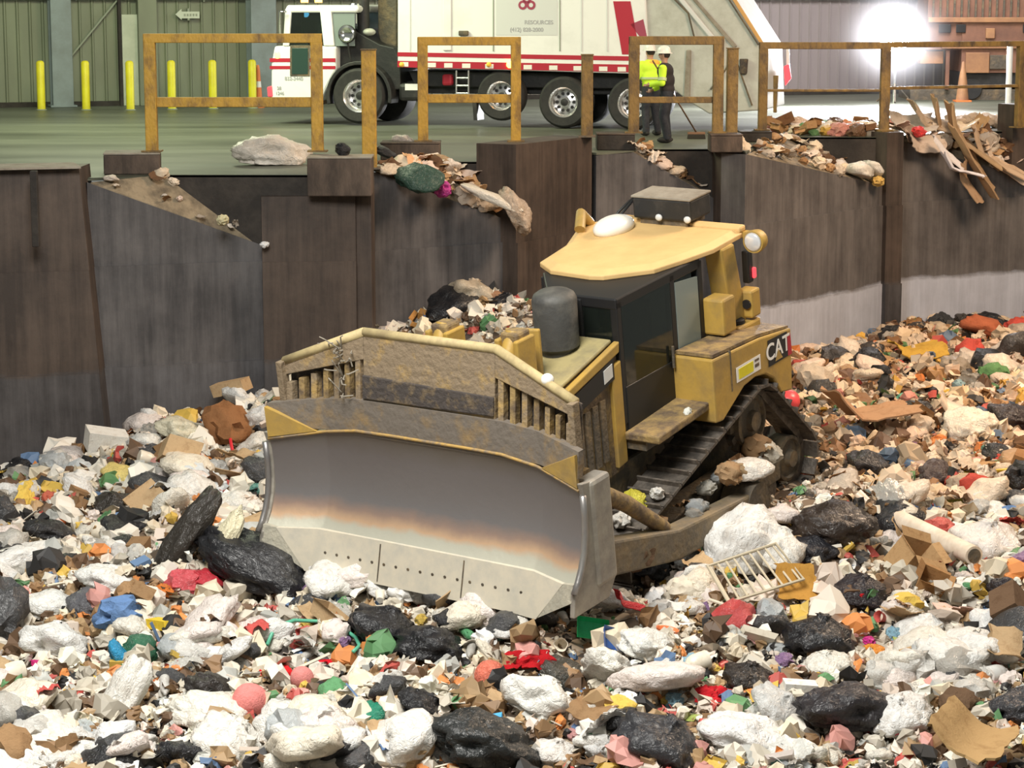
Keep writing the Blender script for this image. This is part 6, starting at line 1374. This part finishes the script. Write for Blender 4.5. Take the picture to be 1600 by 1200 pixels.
for k in range(9):
    px = 1490 + k * 12; p = aty(px, 190 - random.random() * 6, 48.5); p[2] = 0; o = put('white_garbage_bag', 'tied', 'film', p, random.uniform(.3, .5), tone((.66, .50, .36), 0), cat='garbage bag', sink=0); q = proj(o.location); AUTO.append((o, 'peach-tinted garbage bag', float(q[0]), float(q[1]), 'behind the cardboard pile'))
# rubbish lodged on the near track
for (x, y, z, s_, nm, kind, m, col, cat, lab) in ((1.55, 1.0, 1.06, .30, 'yellow_wrapper', 'wad', 'film', (.55, .50, .05), 'plastic bag', 'olive yellow bag caught on the bulldozer track below the step'), (1.9, 1.05, .98, .22, 'white_scrap', 'smallwad', 'film', (.75, .72, .66), 'plastic bag', 'whitish scrap caught on the front of the bulldozer track'),
    (1.35, 1.2, 1.14, .18, 'white_scrap', 'smallwad', 'film', (.85, .84, .80), 'plastic bag', 'white scrap caught under the bulldozer step'), (-.3, 1.48, .86, .5, 'white_garbage_bag', 'slump', 'film', (.72, .68, .62), 'garbage bag', 'smeared white bag riding on the push arm pivot'), (.15, 1.46, .98, .36, 'brown_cloth', 'wad', 'cloth', (.34, .22, .12), 'cloth', 'muddy brown rag riding on the push arm'),
    (.5, 1.15, 1.86, .11, 'white_scrap', 'smallwad', 'paper', (.85, .87, .80), 'paper', 'white scrap lying on the bulldozer step deck')):
    p = dzw(x, y, z); put(nm, kind, m, p, s_, col, cat=cat, label=lab, sink=.2)
for i in range(22):
    x = random.uniform(-1.2, 2.3); zt = .86 if x < .4 else .86 - .1 * (x - .4); p = dzw(x, random.uniform(1.22, 1.5), zt + random.uniform(-.1, .12)); nm, kind, m, cat, word, pal = random.choice([('cloth', 'rag', 'cloth', 'cloth', 'muddy cloth', BROWNS), ('plastic_film', 'wad', 'sheer', 'plastic bag', 'smeared plastic bag', GREYS + WHITES[2:3]), ('paper_scrap', 'smallwad', 'paper', 'paper', 'dirty paper', BROWNS + WHITES[3:])])
    cn, c = random.choice(pal); o = put(nm, kind, m, p, random.uniform(.16, .34), tone(tuple(v * .7 for v in c), 0), cat=cat, sink=.2); q = proj(o.location); AUTO.append((o, cn + ' ' + word, float(q[0]), float(q[1]), 'caught along the bulldozer track'))
# ------------------------------------------------------------------ labels that single out each repeat: what it is, which way it lies from something one can find
from collections import defaultdict
def where(px, py):
    best = min(LM + LMF, key=lambda l: (l[0] - px) ** 2 + 1.6 * (l[1] - py) ** 2); dx, dy = px - best[0], py - best[1]
    if abs(dx) > abs(dy) * 1.1: w_ = 'right of' if dx > 0 else 'left of'
    else: w_ = 'in front of' if dy > 0 else 'behind'
    return w_ + ' ' + best[2], math.hypot(dx, dy)
buckets = defaultdict(list)
for it in AUTO:
    o, desc, px, py = it[:4]
    if len(it) > 4: buckets[(desc, it[4])].append((px, o, True))
    else: w_, d = where(px, py); buckets[(desc, w_)].append((d, o, False))
ORD = ['nearest', 'second nearest', 'third nearest', 'fourth nearest', 'fifth nearest', 'sixth nearest', 'seventh nearest', 'eighth nearest', 'ninth nearest']
ORDL = ['leftmost', 'second from the left', 'third from the left', 'fourth from the left', 'fifth from the left', 'sixth from the left', 'seventh from the left', 'eighth from the left', 'ninth from the left', 'tenth from the left', 'eleventh from the left', 'twelfth from the left']
for (desc, w_), v in buckets.items():
    v.sort(key=lambda t: t[0])
    for i, (_, o, chute) in enumerate(v):
        if len(v) == 1: o['label'] = desc + ' ' + w_
        elif chute: o['label'] = desc + ' ' + w_ + ', ' + ORDL[min(i, 11)]
        else: o['label'] = desc + ', ' + ORD[min(i, 8)] + ' ' + w_
        if len(o['label'].split()) > 16: o['label'] = o['label'].replace('small ', '').replace('garbage ', '', 1)
        g = o.name.split('.')[0].replace('_', ' ')
        o['group'] = (g + ('s' if not g.endswith('s') else '')) + (' strewn over the heap' if not chute else ' ' + w_)
# ------------------------------------------------------------------ loose litter that nobody could count
def litter(n, seed):
    r = np.random.default_rng(seed)
    temps = []
    for k in (2, 2):
        vs, f = ICO[k]; temps.append((np.array([list(v) for v in vs]), f, 'blob'))
    g = [(i / 3 - .5, j / 3 - .5, 0) for j in range(4) for i in range(4)]; temps.append((np.array(g) * 1.6, [(j * 4 + i, j * 4 + i + 1, j * 4 + i + 5, j * 4 + i + 4) for j in range(3) for i in range(3)], 'sheet'))
    b = MB().box((0, 0, 0), (1, .7, .4)); temps.append((np.array(b.v), b.f, 'box'))
    b = MB().box((0, 0, 0), (2.4, .22, .1)); temps.append((np.array(b.v), b.f, 'stick'))
    pal = np.array([c for _, c in WHITES] * 4 + [c for _, c in BROWNS] * 4 + [c for _, c in GREYS] * 2 + [(.02, .02, .022)] * 4 + [c for _, c in COLS[:6]])
    V, Fc, C = [], [], []; off = 0; k = 0
    while k < n:
        Y = 19.6 + (r.random() ** 1.25) * 28; half = (Y * 800 / F) * 1.06 + 1.6; x = r.uniform(-half, half)
        if Y > wall_y(x) - .1: continue
        k += 1; z = hgt(x, Y)
        L = np.linalg.inv(DZI) @ np.array([x, Y, z, 1])
        on = -2.3 < L[0] < 4.7 and abs(L[1]) < 2.3
        t, f, kd = temps[r.choice(5, p=[.22, .22, .34, .13, .09])]
        s_ = min(.17, .052 * math.exp(r.normal(0, .45)) * (1 + (Y - 20) * .02))
        if on: s_ *= .6
        P = t * s_ * r.uniform(.6, 1.4, 3)
        if kd in ('blob', 'sheet'): P = P + r.normal(0, s_ * (.22 if kd == 'blob' else .16), P.shape)
        a, b_, c_ = r.uniform(0, 2 * PI), r.normal(0, .6), r.normal(0, .6)
        Rm = np.array(Matrix.Rotation(a, 3, 'Z') @ Matrix.Rotation(b_, 3, 'X') @ Matrix.Rotation(c_, 3, 'Y')); P = P @ Rm.T + np.array([x, Y, z + s_ * r.uniform(.1, .9)])
        col = pal[r.integers(len(pal))] * r.uniform(.75, 1.1)
        px = 800 + F * x / Y
        if x > 3.0 and Y > 29: col = col * np.array([.92, .76, .62])  # warm light at the far right put into the litter colour
        V.append(P); Fc += [[i + off for i in q] for q in f]; C.append(np.repeat(np.append(np.clip(col * np.array([.88, .835, .76]), .005, .74), 1)[None], len(P), 0)); off += len(P)
    me = bpy.data.meshes.new('loose_litter'); me.from_pydata(np.concatenate(V).tolist(), [], Fc); at = me.color_attributes.new('tint', 'FLOAT_COLOR', 'POINT'); at.data.foreach_set('color', np.concatenate(C).astype(np.float32).ravel()); me.materials.append(M['litter'])
    o = bpy.data.objects.new('loose_litter', me); COL.objects.link(o); tag(o, 'loose scraps of litter covering the whole heap', 'litter', kind='stuff')
litter(27000, 5)
# ------------------------------------------------------------------ light
sc = bpy.context.scene
w = bpy.data.worlds.new('hall_air'); sc.world = w; w.use_nodes = True
w.node_tree.nodes['Background'].inputs[0].default_value = (.86, .9, .82, 1); w.node_tree.nodes['Background'].inputs[1].default_value = .2
def area(name, loc, tgt, size, power, col, sy=None, spread=None):
    l = bpy.data.lights.new(name, 'AREA'); l.energy = power; l.color = col; l.size = size
    if sy: l.shape = 'RECTANGLE'; l.size_y = sy
    if spread: l.spread = math.radians(spread)
    o = bpy.data.objects.new(name, l); COL.objects.link(o); o.location = loc
    o.rotation_euler = (Vector(tgt) - Vector(loc)).to_track_quat('-Z', 'Y').to_euler(); return o
area('pit_key_lamp', (-3, 17, 9), (-1, 25, -4), 6, 3300, (1, .97, .91))
area('pit_warm_lamp', (12, 34, 9), (8, 36, -4), 5, 2800, (1, .74, .52))
area('hall_green_lamp', (-8, 46, 8), (-6, 48, 0), 6, 1500, (.92, 1, .66), 4)
area('hall_bright_lamp', (10, 56, 8), (9, 58, 0), 5, 1500, (1, .95, .95))
fl = bpy.data.lights.new('flood_beam', 'SPOT'); fl.energy = 14000; fl.color = (.96, .97, 1); fl.spot_size = math.radians(120); fl.spot_blend = .6; fl.shadow_soft_size = .4
o = bpy.data.objects.new('flood_beam', fl); COL.objects.link(o); o.location = (FL[0] - .3, FL[1] - 1.1, 2.2)
o.rotation_euler = (Vector((3, 46, 1)) - o.location).to_track_quat('-Z', 'Y').to_euler()
sc.view_settings.view_transform = 'Standard'; sc.view_settings.look = 'None'; sc.view_settings.exposure = 0.22; sc.view_settings.gamma = 1.0
sc.cycles.max_bounces = 6; sc.cycles.use_denoising = True
